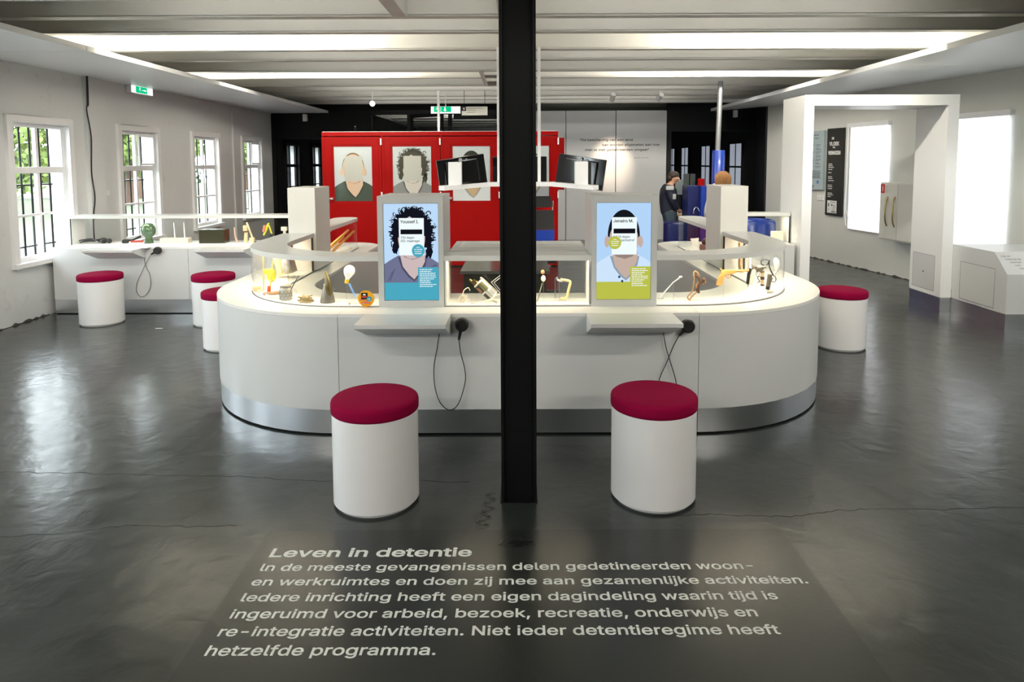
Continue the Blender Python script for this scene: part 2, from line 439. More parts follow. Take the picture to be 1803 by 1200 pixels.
# broken plaster edge along the foot of both walls
def chips(p, q, n, seed):
    rn = random.Random(seed); p, q = V(p), V(q); top = [(0, 0)]
    for k in range(n + 1): top.append((k / n, rn.choice((.004, .008, .018, .03)) * rn.uniform(.5, 1)))
    top.append((1, 0)); d = q - p; nn = V((-d.y, d.x, 0)).normalized() * .004
    g = G(); vs = [[g.bm.verts.new(p + d * a + V((0, 0, b)) + o) for a, b in top] for o in (nn * 0, nn)]
    g.bm.faces.new(vs[0]); g.bm.faces.new(vs[1][::-1])
    for i in range(len(top)): j = (i + 1) % len(top); g.bm.faces.new((vs[0][i], vs[0][j], vs[1][j], vs[1][i]))
    return struct(g.build('trim_6', mat('crumbled plaster', (.10, .09, .075), .9), smooth=False))
chips((-4.999, 7.17, .001), (-4.999, 4.2, .001), 60, 3)
chips(tuple(RMX @ V((.001, rw(7.9), .001))), tuple(RMX @ V((.001, rw(12.1), .001))), 80, 5)

# ------------------------------------------------------------------ windows of the left wall
def window(name, y0, wdt=.86, dark=False, open_vent=False, off=False):
    y1 = y0 + wdt; X = -5.0
    w = thing(name, None, None, (X, (y0 + y1) / 2, ZW0)); tag(w, kind='structure')
    m = 'blk' if dark else 'white'
    g = G()                                                       # casing round the opening
    g.box(X - .06, X + .035, y0 - .07, y0 + .004, ZW0 - .04, ZW1 + .07); g.box(X - .06, X + .035, y1 - .004, y1 + .07, ZW0 - .04, ZW1 + .07)
    g.box(X - .06, X + .035, y0 + .004, y1 - .004, ZW1 - .004, ZW1 + .07); g.box(X - .06, X + .06, y0 - .08, y1 + .08, ZW0 - .045, ZW0 + .004)
    rv = G()
    rv.box(X - .20, X - .06, y0, y0 + .02, ZW0, ZW1); rv.box(X - .20, X - .06, y1 - .02, y1, ZW0, ZW1); rv.box(X - .20, X - .06, y0 + .02, y1 - .02, ZW1 - .02, ZW1); rv.box(X - .21, X - .06, y0 + .02, y1 - .02, ZW0 - .02, ZW0 + .01)
    g.build('window_frame', m, w, smooth=False, bevel=.004)
    rv.build('reveal', 'white', w, smooth=False)
    ym = (y0 + y1) / 2; zt = ZW0 + (ZW1 - ZW0) * .66
    g = G()                                                       # sash bars
    g.box(X - .08, X - .035, y0, y0 + .045, ZW0, ZW1); g.box(X - .08, X - .035, y1 - .045, y1, ZW0, ZW1)
    g.box(X - .08, X - .035, y0 + .045, y1 - .045, ZW1 - .045, ZW1); g.box(X - .08, X - .035, y0 + .045, y1 - .045, ZW0, ZW0 + .05)
    g.box(X - .078, X - .037, ym - .018, ym + .018, ZW0 + .05, ZW1 - .045); g.box(X - .085, X - .025, y0 + .045, y1 - .045, zt - .035, zt + .03)
    zl = ZW0 + (ZW1 - ZW0) * .33
    g.box(X - .075, X - .04, y0 + .045, y1 - .045, zl - .012, zl + .012)
    g.build('sash', m, w, smooth=False, bevel=.003)
    if open_vent:
        v = G(); v.box(X - .03, X - .005, ym + .02, y1 - .03, zt + .035, zt + .06); v.box(X - .03, X - .005, ym + .02, y1 - .03, ZW1 - .07, ZW1 - .045)
        v.box(X - .03, X - .005, ym + .02, ym + .045, zt + .06, ZW1 - .07); v.box(X - .03, X - .005, y1 - .055, y1 - .03, zt + .06, ZW1 - .07)
        v.build('vent_sash', m, w, smooth=False)
    G().box(X - .060, X - .056, y0 + .04, y1 - .04, ZW0 + .04, ZW1 - .04).build('pane', 'wglass', w, smooth=False)
    if not off:
        g = G()                                                   # iron bars outside
        for k in range(6):
            yy = y0 + .07 + k * (wdt - .14) / 5
            g.tube([(X - .17, yy, ZW0 - .02), (X - .17, yy, ZW1)], .0105, 8)
        g.box(X - .176, X - .264, y0, y1, zl + .30, zl + .315); g.box(X - .176, X - .264, y0, y1, ZW0 + .12, ZW0 + .135)
        g.build('iron_bars', 'blk', w)
    return w
for i, y in enumerate(WIN_L): window('window_%d' % (i + 1), y, open_vent=(i in (5, 7)), off=(i < 4))

# ------------------------------------------------------------------ blinds and windows of the right wall
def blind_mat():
    m = mat('white blind with daylight glow', (.8, .82, .85), .8, emis=(.93, .97, 1.), estr=.85); return m  # emission stands in for daylight coming through the fabric
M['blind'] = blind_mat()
M['blind_dim'] = mat('blind at a dark room window', (.3, .33, .4), .8, emis=(.62, .68, .80), estr=.28)  # weak emission stands in for daylight behind the blind
def rbox(g, y0, y1, d0, d1, z0, z1): g.box(d0, d1, rw(y0), rw(y1), z0, z1, mtx=RMX)   # d = distance off the wall
for i, (a, b) in enumerate(WIN_R):
    w = thing('window_%d' % (i + 9), None, None, (RX(a), a, ZW0)); tag(w, kind='structure')
    g = G(); rbox(g, a, a + .05, -.1, -.03, ZW0, ZW1); rbox(g, b - .05, b, -.1, -.03, ZW0, ZW1); rbox(g, a + .05, b - .05, -.1, -.03, ZW1 - .05, ZW1); rbox(g, a + .05, b - .05, -.1, -.03, ZW0, ZW0 + .05)
    rbox(g, (a + b) / 2 - .02, (a + b) / 2 + .02, -.1, -.04, ZW0 + .05, ZW1 - .05); rbox(g, a + .05, b - .05, -.1, -.04, 1.46, 1.5)
    rbox(g, a - .05, b + .05, -.33, .02, ZW0 - .03, ZW0)
    g.build('window_frame', 'white', w, smooth=False)
    g = G(); rbox(g, a + .05, b - .05, -.075, -.07, ZW0 + .05, ZW1 - .05); g.build('pane', 'wglass', w, smooth=False)
RB = (('white roller blind over the far window of the right wall, its cord hanging beside it', 9.49, 10.33, .025),
      ('bright white roller blind over the near right window, above the low white cabinet', 7.60, 8.60, .03))
for lab, a, b, d in RB:
    w = thing('roller_blind', lab, 'blind', (RX(a), a, .56))
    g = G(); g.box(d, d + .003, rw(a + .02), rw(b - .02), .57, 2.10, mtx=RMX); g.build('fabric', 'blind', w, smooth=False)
    g = G(); rbox(g, a - .02, b + .02, .002, .07, 2.09, 2.155); g.build('cassette', 'white', w, smooth=False, bevel=.006)
    g = G(); g.tube([RMX @ V((d, rw(a + .02), .57)), RMX @ V((d, rw(b - .02), .57))], .009, 8); g.build('bottom_bar', 'white', w)
    if a > 9:
        p = lambda y, dd, z: RMX @ V((dd, rw(y), z))
        g = G(); g.tube([p(b + .01, .05, 2.1), p(b + .02, .05, 1.4), p(b + .04, .05, .9), p(b + .0, .05, .62), p(b - .10, .05, .60), p(b - .06, .05, .74), p(b + .01, .05, .86), p(b + .012, .05, 2.1)], .006, 6)
        g.build('cord', 'white', w)
for (a, b) in ((3.7, 4.7), (5.6, 6.6)):  # out of view, glowing blinds added as a side light
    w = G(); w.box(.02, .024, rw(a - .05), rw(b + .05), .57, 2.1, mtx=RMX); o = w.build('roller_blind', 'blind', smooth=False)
    tag(o, 'unseen glowing white blind added on the right wall beside the camera', 'blind', 'blinds beside the camera')

# ------------------------------------------------------------------ flat printed or lit pictures (posters, screens, signs)
class Pic:
    def __init__(s, mtx): s.bm = bmesh.new(); s.m = mtx; s.mats = []; s.k = 0
    def _mi(s, m):
        m = M[m] if isinstance(m, str) else m
        if m not in s.mats: s.mats.append(m)
        return s.mats.index(m)
    def poly(s, pts, m):
        s.k += 1; z = s.k * .00025; mi = s._mi(m)
        f = s.bm.faces.new([s.bm.verts.new(s.m @ V((p[0], p[1], z))) for p in pts]); f.material_index = mi
        f.normal_update()
        if f.normal.dot(s.m.to_3x3() @ V((0, 0, 1))) < 0: f.normal_flip()
        return s
    def rect(s, x0, x1, y0, y1, m): return s.poly([(x0, y0), (x1, y0), (x1, y1), (x0, y1)], m)
    def oval(s, cx, cy, a, b, m, n=28, wob=0., seed=1, t0=0, t1=2 * pi):
        r = random.Random(seed); pts = []
        for i in range(n):
            t = t0 + (t1 - t0) * i / (n if t1 - t0 > 6.2 else n - 1); w = 1 + wob * (r.random() - .5) * 2
            pts.append((cx + a * cos(t) * w, cy + b * sin(t) * w))
        return s.poly(pts, m)
    def text(s, body, size, x, y, m, bold=0, width=None, align='LEFT'):
        s.k += 1; mi = s._mi(m)
        me = text_geo(body, size, s.m @ Matrix.Translation((x, y, s.k * .00025)), bold, width, align=align)
        n0 = len(s.bm.faces); s.bm.from_mesh(me); s.bm.faces.ensure_lookup_table()
        for f in s.bm.faces[n0:]: f.material_index = mi
        bpy.data.meshes.remove(me); return s
    def lines(s, x, y, w, n, dy, h, m, seed=0, minw=.55):
        """rows of small print too fine to read"""
        r = random.Random(seed)
        for i in range(n):
            ww = w * (minw + (1 - minw) * r.random()); xx = x
            while xx < x + ww:
                l = h * r.uniform(1.2, 4.2); s.rect(xx, min(xx + l, x + ww), y - i * dy, y - i * dy + h, m); s.k -= 1; xx += l + h * .6
        s.k += 1; return s
    def build(s, name, parent=None):
        me = bpy.data.meshes.new(name); s.bm.to_mesh(me); s.bm.free()
        for m in s.mats: me.materials.append(m)
        if parent is not None: me.transform(Matrix.Translation(-wloc(parent)))
        o = bpy.data.objects.new(name, me); COL.objects.link(o)
        if parent is not None: o.parent = parent
        return o

PR = {}
def pr(n, c, e=0.):
    """ink of a poster (e=0) or pixels of a lit screen (e>0)"""
    k = (n, e)
    if k not in PR:
        PR[k] = mat('print ' + n, c, .45, var=.03, spec=.3) if not e else emit('screen ' + n, c, e)
    return PR[k]

def portrait(P, w, h, bg, skin, hair, shirt, card, e=0., style='curly', blocks=None, textlines=None):
    c = lambda n, col: pr(n, col, e)
    P.rect(0, w, 0, h, c('bg%s' % (bg,), bg))
    cx = w * .5
    k0, k1 = (1.184, -.182) if not e else (1., 0.)                 # the posters show the heads a little larger and lower
    H = lambda v: h * (v * k0 + k1)
    sk = c('skin%s' % (skin,), skin); hr = c('hair%s' % (hair,), hair); sh = c('shirt%s' % (shirt,), shirt)
    dk = tuple(v * .55 for v in skin); dks = c('skin%s' % (dk,), dk)
    ln = c('fold%s' % (shirt,), tuple(v * .45 for v in shirt))
    P.poly([(0, 0), (w, 0), (w, H(.385)), (w * .88, H(.43)), (w * .76, H(.465)), (w * .26, H(.465)), (w * .12, H(.42)), (0, H(.375))], sh)
    P.poly([(w * .25, H(.45)), (w * .79, H(.45)), (w * .76, H(.36)), (w * .66, H(.26)), (w * .55, H(.195)), (w * .44, H(.24)), (w * .32, H(.33))], ln)
    P.poly([(w * .28, H(.50)), (w * .76, H(.50)), (w * .75, H(.40)), (w * .64, H(.28)), (w * .55, H(.215)), (w * .46, H(.26)), (w * .34, H(.35))], sk)
    P.poly([(w * .30, H(.50)), (w * .74, H(.50)), (w * .66, H(.445)), (w * .52, H(.42)), (w * .38, H(.445))], dks)
    if style == 'curly':
        out = []
        for q in range(150):
            t = -.62 + (pi + 1.24) * q / 149; rn = random.Random(q * 13 + 5)
            rr = 1 + .10 * sin(q * 1.9) * rn.random() + .05 * sin(q * .7) + rn.uniform(-.05, .07)
            out.append((cx + .02 * w + w * .385 * cos(t) * rr, H(.70 + .255 * sin(t) * rr)))
        P.poly(out, hr)
        for q in range(70):
            rn = random.Random(q * 7 + 1); t = rn.uniform(-.75, pi + .75); rr = rn.uniform(.88, 1.12)
            x_, y_ = cx + .02 * w + w * .385 * cos(t) * rr, .70 + .255 * sin(t) * rr
            a_ = w * rn.uniform(.02, .05); t0 = rn.uniform(0, 6.28)
            arc = [(x_ + a_ * cos(t0 + z * .55), H(y_) + a_ * sin(t0 + z * .55)) for z in range(8)]; arc += [(x_ + a_ * .62 * cos(t0 + z * .55), H(y_) + a_ * .62 * sin(t0 + z * .55)) for z in range(7, -1, -1)]
            P.poly(arc, hr); P.k -= 1
        P.oval(cx + w * .33, H(.50), w * .07, (H(.56) - H(.50)), hr, 18, .3, 10); P.oval(cx - w * .29, H(.53), w * .06, (H(.58) - H(.53)), hr, 16, .3, 8)
    else:
        P.oval(cx - w * .31, H(.60), w * .045, H(.66) - H(.60), sk, 14); P.oval(cx + w * .31, H(.60), w * .045, H(.66) - H(.60), sk, 14)
    P.oval(cx + (w * .01), H(.655), w * (.25 if style == 'curly' else .28), H(.88) - H(.655), sk, 36)
    if style != 'curly':
        top, th = (.93, .13) if style == 'short' else (.905, .025)
        arc = [pi * q / 24 for q in range(25)]; mid_ = .66
        P.poly([(cx + w * .295 * cos(t), H(mid_ + (top - mid_) * sin(t))) for t in arc] + [(cx + w * (.295 - th * .25) * cos(t), H(mid_ - .02 + (top - mid_ + .02 - th) * sin(t))) for t in arc[::-1]], hr)
        if style == 'short': P.oval(cx, H(.47), w * .17, H(.50) - H(.46), dks, 18)
    else:
        arc = [pi * q / 24 for q in range(25)]
        P.poly([(cx + w * .31 * cos(t), H(.66 + .25 * sin(t))) for t in arc] + [(cx + w * .20 * cos(t) + .01 * w * sin(9 * t), H(.66 + .20 * sin(t) + .012 * cos(11 * t))) for t in arc[::-1]], hr)
    # the card held in front of the face
    cw = c('card%s' % (card,), card)
    P.rect(w * .28, w * .74, H(.466), H(.852), cw)
    if blocks: blocks(P)
    return P

# ================================================================== OUTSIDE
G().box(-60, -5.35, -20, 60, -.30, -.12).build('lawn', mat('lawn', (.078, .088, .050), .9, bump=.6, bscale=60, var=.25, vscale=8), smooth=False)
tag(bpy.data.objects['lawn'], 'mown green lawn outside the barred windows', 'lawn', kind='stuff')
G().box(-10.5, -5.36, -20, 60, -.12, -.09).build('gravel_path', mat('pale gravel', (.095, .092, .082), .9, bump=.6, bscale=90, var=.1, vscale=20), smooth=False)
tag(bpy.data.objects['gravel_path'], 'pale gravel path between lawn and barred windows', 'path', kind='stuff')
M['leaf'] = mat('spring leaves', (.115, .165, .035), .8, var=.5, vscale=2.5)
M['leaf2'] = mat('darker leaves', (.05, .085, .035), .8, var=.4, vscale=2.5)
def foliage(r, n, size, seed, flat=1.):
    rn = random.Random(seed); g = G()
    lobes = [(V((rn.uniform(-.6, .6), rn.uniform(-.6, .6), rn.uniform(-.45, .5))) * r, r * rn.uniform(.4, .65)) for _ in range(9)]
    for _ in range(n):
        c, rr = rn.choice(lobes); d = V((rn.gauss(0, 1), rn.gauss(0, 1), rn.gauss(0, 1))).normalized()
        p = c + d * rr * rn.uniform(.75, 1.05); p.z *= flat
        a = V((rn.gauss(0, 1), rn.gauss(0, 1), rn.gauss(0, 1))).normalized(); b = a.orthogonal().normalized()
        s_ = size * rn.uniform(.6, 1.3)
        g.bm.faces.new([g.bm.verts.new(p + q) for q in (a * s_, b * s_ * .6, -a * s_, -b * s_ * .6)])
    return g
def tree(x, y, h, r, label, m='leaf', seed=1, src=None):
    t = thing('tree', label, 'tree', (x, y, -.11), 'trees outside the barred windows')
    g = G(); g.tube([(x, y, -.10), (x + .1, y, h * .35), (x - .05, y + .1, h * .6)], [.22, .17, .09], 10)
    for k in range(5):
        a = k * 1.3 + seed; g.tube([(x + .05, y, h * .38), (x + cos(a) * r * .35, y + sin(a) * r * .35, h * .6), (x + cos(a) * r * .6, y + sin(a) * r * .6, h * .72)], [.09, .06, .03], 6)
    g.build('trunk', 'dwood', t)
    f = foliage(r, 7500, .125 * r / 2.5, seed, 1.0)
    bmesh.ops.translate(f.bm, vec=(x, y, h * .62 + .2), verts=f.bm.verts)
    f.build('crown', m, t, smooth=False)
    return t
for x, y, r_, lab in ((-16.5, 16.4, 2.3, 'light green tree on the lawn at the left edge of the first barred window'), (-17.5, 22.8, 2.5, 'light green tree on the lawn filling the first barred window'),
                      (-16.0, 28.2, 2.4, 'light green tree on the lawn seen through the second barred window'), (-18.5, 33.6, 2.5, 'light green tree between the second and third barred windows'),
                      (-16.0, 38.6, 2.4, 'light green tree on the lawn seen through the third barred window'), (-17.5, 44.2, 2.6, 'light green tree on the lawn seen through the fourth barred window')):
    tree(x, y, 4.9 + .3 * (r_ - 2.3), r_, lab, seed=int(y))
for i, (x, y) in enumerate(((-22.5, 17), (-23, 22.5), (-23.5, 28), (-24, 33.5), (-23.5, 39), (-23.5, 45))):
    f = foliage(2.3, 2600, .14, 20 + i, .6); bmesh.ops.translate(f.bm, vec=(x, y, 1.36), verts=f.bm.verts)
    tag(f.build('bush', 'leaf2', None, smooth=False), 'dark green bush in the row along the far edge of the lawn', 'bush', 'bushes at the lawn edge')

# ================================================================== BACK OF THE ROOM
# black steel and glass partition
pt = thing('glazed_partition', 'black steel framed partition with glazed transom behind the red steel wall', 'partition', (-1, 14, 0))
g = G()
g.box(-5.0, -2.96, 13.97, 14.03, 2.12, 3.05)                      # black panel over the left bay
g.box(-2.96, .36, 13.97, 14.03, 2.56, 3.05)
g.box(-1.30, .36, 13.98, 14.02, 2.47, 2.56)
for x in (-4.96, -3.02, -2.2, -1.37, .33): g.box(x - .04, x + .04, 13.95, 14.05, 0, 2.56)
g.box(-5.0, .36, 13.96, 14.04, 2.08, 2.14)
g.build('frame', 'blk', pt, smooth=False)
g = G(); g.box(-2.93, -2.24, 13.995, 14.005, 2.14, 2.56); g.box(-1.33, .29, 13.995, 14.005, 2.14, 2.47); g.build('transom_glass', 'wglass', pt, smooth=False)
g = G(); mt = Matrix.Translation((-2.16, 13.95, 2.56)) @ Matrix.Rotation(radians(-38), 4, 'Z')
g.box(0, .9, -.02, .02, -.07, -.0, mtx=mt); g.box(0, .05, -.02, .02, -.42, -.07, mtx=mt); g.box(.85, .9, -.02, .02, -.42, -.07, mtx=mt); g.box(0.05, .85, -.02, .02, -.42, -.37, mtx=mt)
g.build('open_transom_sash', 'blk', pt, smooth=False)
tr = thing('glazed_partition', 'tall black partition right of the white quote panels, in front of the dark room', 'partition', (4, 14, 0))
g = G(); g.box(3.03, 5.4, 13.97, 14.03, 2.2, 3.05); g.box(3.03, 3.12, 13.93, 14.06, 0, 2.62); g.box(4.84, 4.95, 13.4, 14.03, 0, 2.6); g.build('frame', 'blk', tr, smooth=False)

# dark room beyond
g = G(); wall_with_openings(g, [(14.75, 15.6), (16.6, 17.5)], 14.03, 23, -5.35, -5.0, 3.2, z1=1.98); g.box(-5.35, 5.4, 23, 23.2, 0, 3.2)
struct(g.build('wall_far', 'blkwall', smooth=False))
struct(G().box(4.9, 5.2, 13.0, 23, 0, 3.2).build('wall_far', 'blkwall', smooth=False))
struct(G().prism([(RX(12.72), 12.72), (5.2, 12.72), (5.2, 13.0), (4.9, 13.0), (4.9, 13.98), (4.84, 13.98), (4.6, 12.75)], 0, 2.62).build('wall_far', 'blkwall', smooth=False))
struct(G().box(-5.0, -2.9, 14.1, 23, 2.55, 2.6).build('ceiling', 'blkwall', smooth=False))
struct(G().box(2.9, 4.9, 14.1, 23, 2.55, 2.6).build('ceiling', 'blkwall', smooth=False))
window('window_13', 14.75, .85, dark=True); window('window_14', 16.6, .9, dark=True)
for i, (a, b) in enumerate(((14.85, 15.7), (17.3, 18.1), (19.5, 20.3), (21.2, 21.9))):
    w = thing('window_%d' % (15 + i), None, None, (4.9, a, .6)); tag(w, kind='structure')
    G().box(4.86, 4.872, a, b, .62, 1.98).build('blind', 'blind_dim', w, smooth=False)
    g = G(); g.box(4.84, 4.9, a - .05, a, .6, 2.03); g.box(4.84, 4.9, b, b + .05, .6, 2.03); g.box(4.84, 4.9, a, b, 1.98, 2.03); g.box(4.84, 4.9, a, b, .58, .62)
    g.box(4.845, 4.862, (a + b) / 2 - .012, (a + b) / 2 + .012, .62, 1.98); g.box(4.845, 4.861, a, b, 1.45, 1.49); g.build('window_frame', 'blk', w, smooth=False)
area('far_room_light', (-1.0, 16.2, 2.7), (2.5, .1), 60, (1, .97, .92), (0, .5, 1))  # unseen lamp added so the ceiling beyond shows through the transom
area('far_room_light', (3.0, 11.4, 2.70), (1.2, .1), 12, (1, .97, .92), (0, .0, -1))

# white panels with the quotation
qp = thing('quote_wall', 'white panelled wall with a printed quotation, lit by a spotlight', 'wall panel', (1.7, 14, 0))
g = G()
for a, b in ((.37, .972), (.984, 1.985), (1.999, 3.02)):
    G().box(a, b, 13.93, 13.98, 0, 2.625, bev=.003).build('wall_panel', 'gpanel', qp, smooth=False)
G().box(.36, 3.03, 13.985, 14.0, 0, 2.64).build('backing', 'blk', qp, smooth=False)
def qy(y): return 1.6 + (285 - y) / 1202 * 13.93 + .012
def qx(x): return (x - 912) / 1202 * 13.93
f = lambda x, y: frame((x, 13.928, y), (1, 0, 0), (0, 0, 1))
text('quotation', [text_geo('“De beschaving van een land', .085, f(1.26, 2.015), .0015, width=1.07), text_geo('kan worden afgemeten aan hoe', .085, f(1.72, 1.915), .0015, width=1.155),
                   text_geo('men er met gedetineerden omgaat”', .085, f(1.37, 1.815), .0015, width=1.30), text_geo('Winston Churchill', .04, f(2.36, 1.662), 0, width=.30)], 'ink', qp)

# red steel wall with doors
rd = thing('red_cell_front', 'red steel wall of cell doors carrying portrait posters', 'partition', (-1.2, 10.4, 0))
XS = (-2.97, -2.066, -1.172, -.28, .615)
g = G(); g.box(-2.97, .615, 10.46, 11.9, 2.0, 2.06); g.box(-2.97, -2.93, 10.46, 11.9, 0, 2.0); g.box(.575, .615, 10.46, 11.9, 0, 2.0)
for x in XS: g.box(x - (.02 if x > -2.9 else 0), x + (.02 if x < .6 else 0), 10.42, 10.46, 0, 2.0)
g.box(-2.97, .615, 10.40, 10.46, 2.0, 2.06); g.build('frame', 'red', rd, smooth=False)
g = G(); g.box(-2.97, .615, 10.45, 11.85, 2.061, 2.068); g.build('roof_sheet', 'white', rd, smooth=False)
styles = [('bald', (.58, .40, .28), (.20, .13, .07), (.05, .07, .05)), ('curly', (.55, .50, .45), (.05, .045, .03), (.22, .22, .22)),
          ('short', (.52, .36, .20), (.03, .03, .02), (.62, .63, .64)), ('short', (.5, .36, .22), (.03, .03, .02), (.3, .3, .32))]
px = ((-2.79, -2.215), (-1.90, -1.315), (-.99, -.42), (-.10, .475))
for i in range(4):
    x0, x1 = XS[i] + .004, XS[i + 1] - .004
    d = G(); a, b = px[i]; z0, z1 = 1.012, 1.84
    d.box(x0, a - .03, 10.385, 10.42, .02, 1.985); d.box(b + .03, x1, 10.385, 10.42, .02, 1.985)
    d.box(a - .03, b + .03, 10.385, 10.42, .02, z0 - .03); d.box(a - .03, b + .03, 10.385, 10.42, z1 + .03, 1.985)
    # stepped edge round the poster and door rebate lines
    d.box(a - .03, a, 10.395, 10.42, z0 - .03, z1 + .03); d.box(b, b + .03, 10.395, 10.42, z0 - .03, z1 + .03)
    d.box(a, b, 10.395, 10.42, z0 - .03, z0); d.box(a, b, 10.395, 10.42, z1, z1 + .03)
    for xx in (x0 + .035, x1 - .047): d.box(xx, xx + .012, 10.380, 10.386, .03, 1.95)
    d.box(x0 + .035, x1 - .035, 10.380, 10.386, 1.938, 1.95)
    dr = d.build('door', 'red', rd, smooth=False)
    st, sk, hr, sh = styles[i]
    P = Pic(frame((a, 10.404, z0), (1, 0, 0), (0, 0, 1)))
    portrait(P, b - a, z1 - z0, (.50, .53, .54), sk, hr, sh, (.46, .45, .41), 0, st)
    po = P.build('portrait_poster', dr)
    o = G().box(a, b, 10.397, 10.3985, z0, z1).build('poster_glass', 'glass', dr, smooth=False)
    for zz in (1.86, 1.05): G().box(x1 - .008, x1 + .012, 10.36, 10.39, zz, zz + .10).build('hinge', 'white', dr, smooth=False)
    g = G(); g.tube([(x0 + .03, 10.385, 1.055), (x0 + .03, 10.35, 1.055), (x0 + .15, 10.345, 1.055)], .009, 8); g.box(x0 + .125, x0 + .165, 10.34, 10.39, 1.04, 1.07); g.build('handle', 'steel2', dr)
G().box(.60, .745, 10.95, 11.1, 1.15, 1.98).build('inner_door_edge', 'red', rd, smooth=False)
o = G().lathe([(.0, 0), (.022, 0), (.022, .04), (.012, .07), (.009, .11), (0, .11)], (-2.50, 10.6, 2.068)).build('plastic_bottle', 'plex')
tag(o, 'small clear bottle standing on top of the red wall above the bald portrait', 'bottle')
o = G().tube([(-1.25, 10.9, 2.068), (-1.25, 10.9, 2.72)], .02, 10).build('cable_pipe', 'white')
tag(o, 'thin white pipe rising from the top of the red wall to the ceiling', 'pipe')

# ================================================================== THE CURVED DISPLAY COUNTER
def upath(cx, yf, r, yc, xm, inner=False):
    """plan line of the U-shaped counter: front, rounded corners, arms running back, rounded arm ends"""
    h = [(0, yf), (cx, yf)]
    cy = yf + r
    h += [(cx + r * sin(t), cy - r * cos(t)) for t in [pi / 2 * k / 16 for k in range(1, 17)]]
    X = cx + r; rc = abs(X - xm); h.append((X, yc))
    for k in range(1, 11):
        t = pi / 2 * k / 10; h.append((xm + (-1 if inner else 1) * rc * cos(t), yc + rc * sin(t)))
    return [(-x, y) for x, y in h[:0:-1]] + h
OUT = upath(1.05, 3.90, 1.07, 7.15, 1.80); VOID = upath(1.02, 4.52, .46, 7.15, 1.80, True)
GO = upath(1.05, 4.095, .83, 6.93, 1.76); GI = upath(1.02, 4.29, .62, 6.93, 1.76, True)
def off(P, d):      # offset of a path to its left-hand side
    R = []
    for i, p in enumerate(P):
        a, b = V(P[max(i - 1, 0)]), V(P[min(i + 1, len(P) - 1)]); t = (b - a).normalized(); R.append((p[0] - t.y * d, p[1] + t.x * d))
    return R
dc = thing('display_counter', 'large white curved display counter with lit glass cases and steel plinth', 'display counter', (0, 5.5, 0))
def seg(i, j, A=OUT, B=VOID, trim=0.0):
    a, b = [V(p) for p in A[i:j + 1]], [V(p) for p in B[i:j + 1]]
    for P in (a, b):
        for e, n in ((0, 1), (-1, -2)):
            d = P[n] - P[e]; P[e] = P[e] + d.normalized() * min(trim, d.length * .4)
    return a, b
for nm, i, j, tr_ in (('front_panel', 27, 29, .0015), ('corner_panel', 29, 45, .0015), ('side_panel', 45, 56, .0015), ('corner_panel', 11, 27, .0015), ('side_panel', 0, 11, .0015)):
    a, b = seg(i, j, trim=tr_)
    G().band(a, b, .155, .703).build(nm, 'lam', dc)
    a, b = seg(i, j, trim=tr_)
    G().band([tuple(p) for p in off(a, .004)], [tuple(p) for p in off(b, -.004)], .012, .154).build('kickplate', 'steel', dc)
G().band(off(OUT, .02), off(VOID, -.02), .0, .012).build('plinth_foot', 'blk', dc)
G().band(off(OUT, .006), off(VOID, -.006), .013, .700).build('carcass', 'blk', dc)
g = G()
for nm, i, j in (('worktop', 27, 29), ('worktop', 29, 56), ('worktop', 0, 27)):
    a, b = seg(i, j, trim=.0012); G().band(a, b, .704, .724).build('worktop', 'top', dc)
K = ((-.846, -.450), (.443, .839))                       # the two kiosks interrupt shelf, glass and base
def front_piece(P, x):       # right-hand run from the kiosk edge x round the corner to the arm kiosk
    return [(x, P[29][1])] + list(P[29:46]) + [(P[45][0], 5.448)]
def rear_piece(P): return [(P[45][0], 5.872)] + list(P[46:])
def mirror(P): return [(-x, y) for x, y in P[::-1]]
def mid_piece(P): return [(K[0][1], P[28][1]), (K[1][0], P[28][1])]
def whole_piece(P, x): return [(x, P[29][1])] + list(P[29:])
def runs(A, B, z0, z1, name, m, arms=True):
    out = [G().band(mid_piece(A), mid_piece(B), z0, z1).build(name, m, dc)]
    fp = (lambda P, x: front_piece(P, x)) if arms else whole_piece
    out.append(G().band(fp(A, K[1][1]), fp(B, K[1][1]), z0, z1).build(name, m, dc))
    out.append(G().band(mirror(fp(A, -K[0][0])), mirror(fp(B, -K[0][0])), z0, z1).build(name, m, dc))
    if arms:
        out.append(G().band(rear_piece(A), rear_piece(B), z0, z1).build(name, m, dc)); out.append(G().band(mirror(rear_piece(A)), mirror(rear_piece(B)), z0, z1).build(name, m, dc))
    return out
runs(off(GO, .004), off(GI, -.004), .7245, .734, 'display_base', 'case', arms=False)
runs(GO, off(GO, .005), .7245, 1.004, 'glass_front', 'glass')
runs(off(GI, -.005), GI, .7245, 1.004, 'glass_back', 'glass')
runs(off(GO, -.003), GO, .7242, .7275, 'glass_channel', 'rub', arms=False); runs(GI, off(GI, .003), .7242, .7275, 'glass_channel', 'rub', arms=False)
runs(off(GO, -.003), off(GI, .003), 1.004, 1.036, 'top_shelf', 'shelf')
# led strips under the shelf
g = G(); A = off(GO, .03); runs(A, off(A, .012), 1.0005, 1.0037, 'led_strip', emit('warm led strip', (1, .86, .62), 6.0))
# white end boards where the cases meet the kiosks, dark posts where the arm cases are divided
for x in (-.442, .435): G().box(x - .006, x + .006, 4.10, 4.285, .735, 1.003).build('case_end', 'case', dc, smooth=False)
for sx in (-1, 1):
    G().box(min(sx * 1.655, sx * 1.87), max(sx * 1.655, sx * 1.87), 5.425, 5.437, .735, 1.003).build('case_end', 'case', dc, smooth=False)
    for xx in (1.642, 1.805): G().box(sx * xx - .006, sx * xx + .006, 5.405, 5.417, .735, 1.003).build('case_post', 'rub', dc, smooth=False)
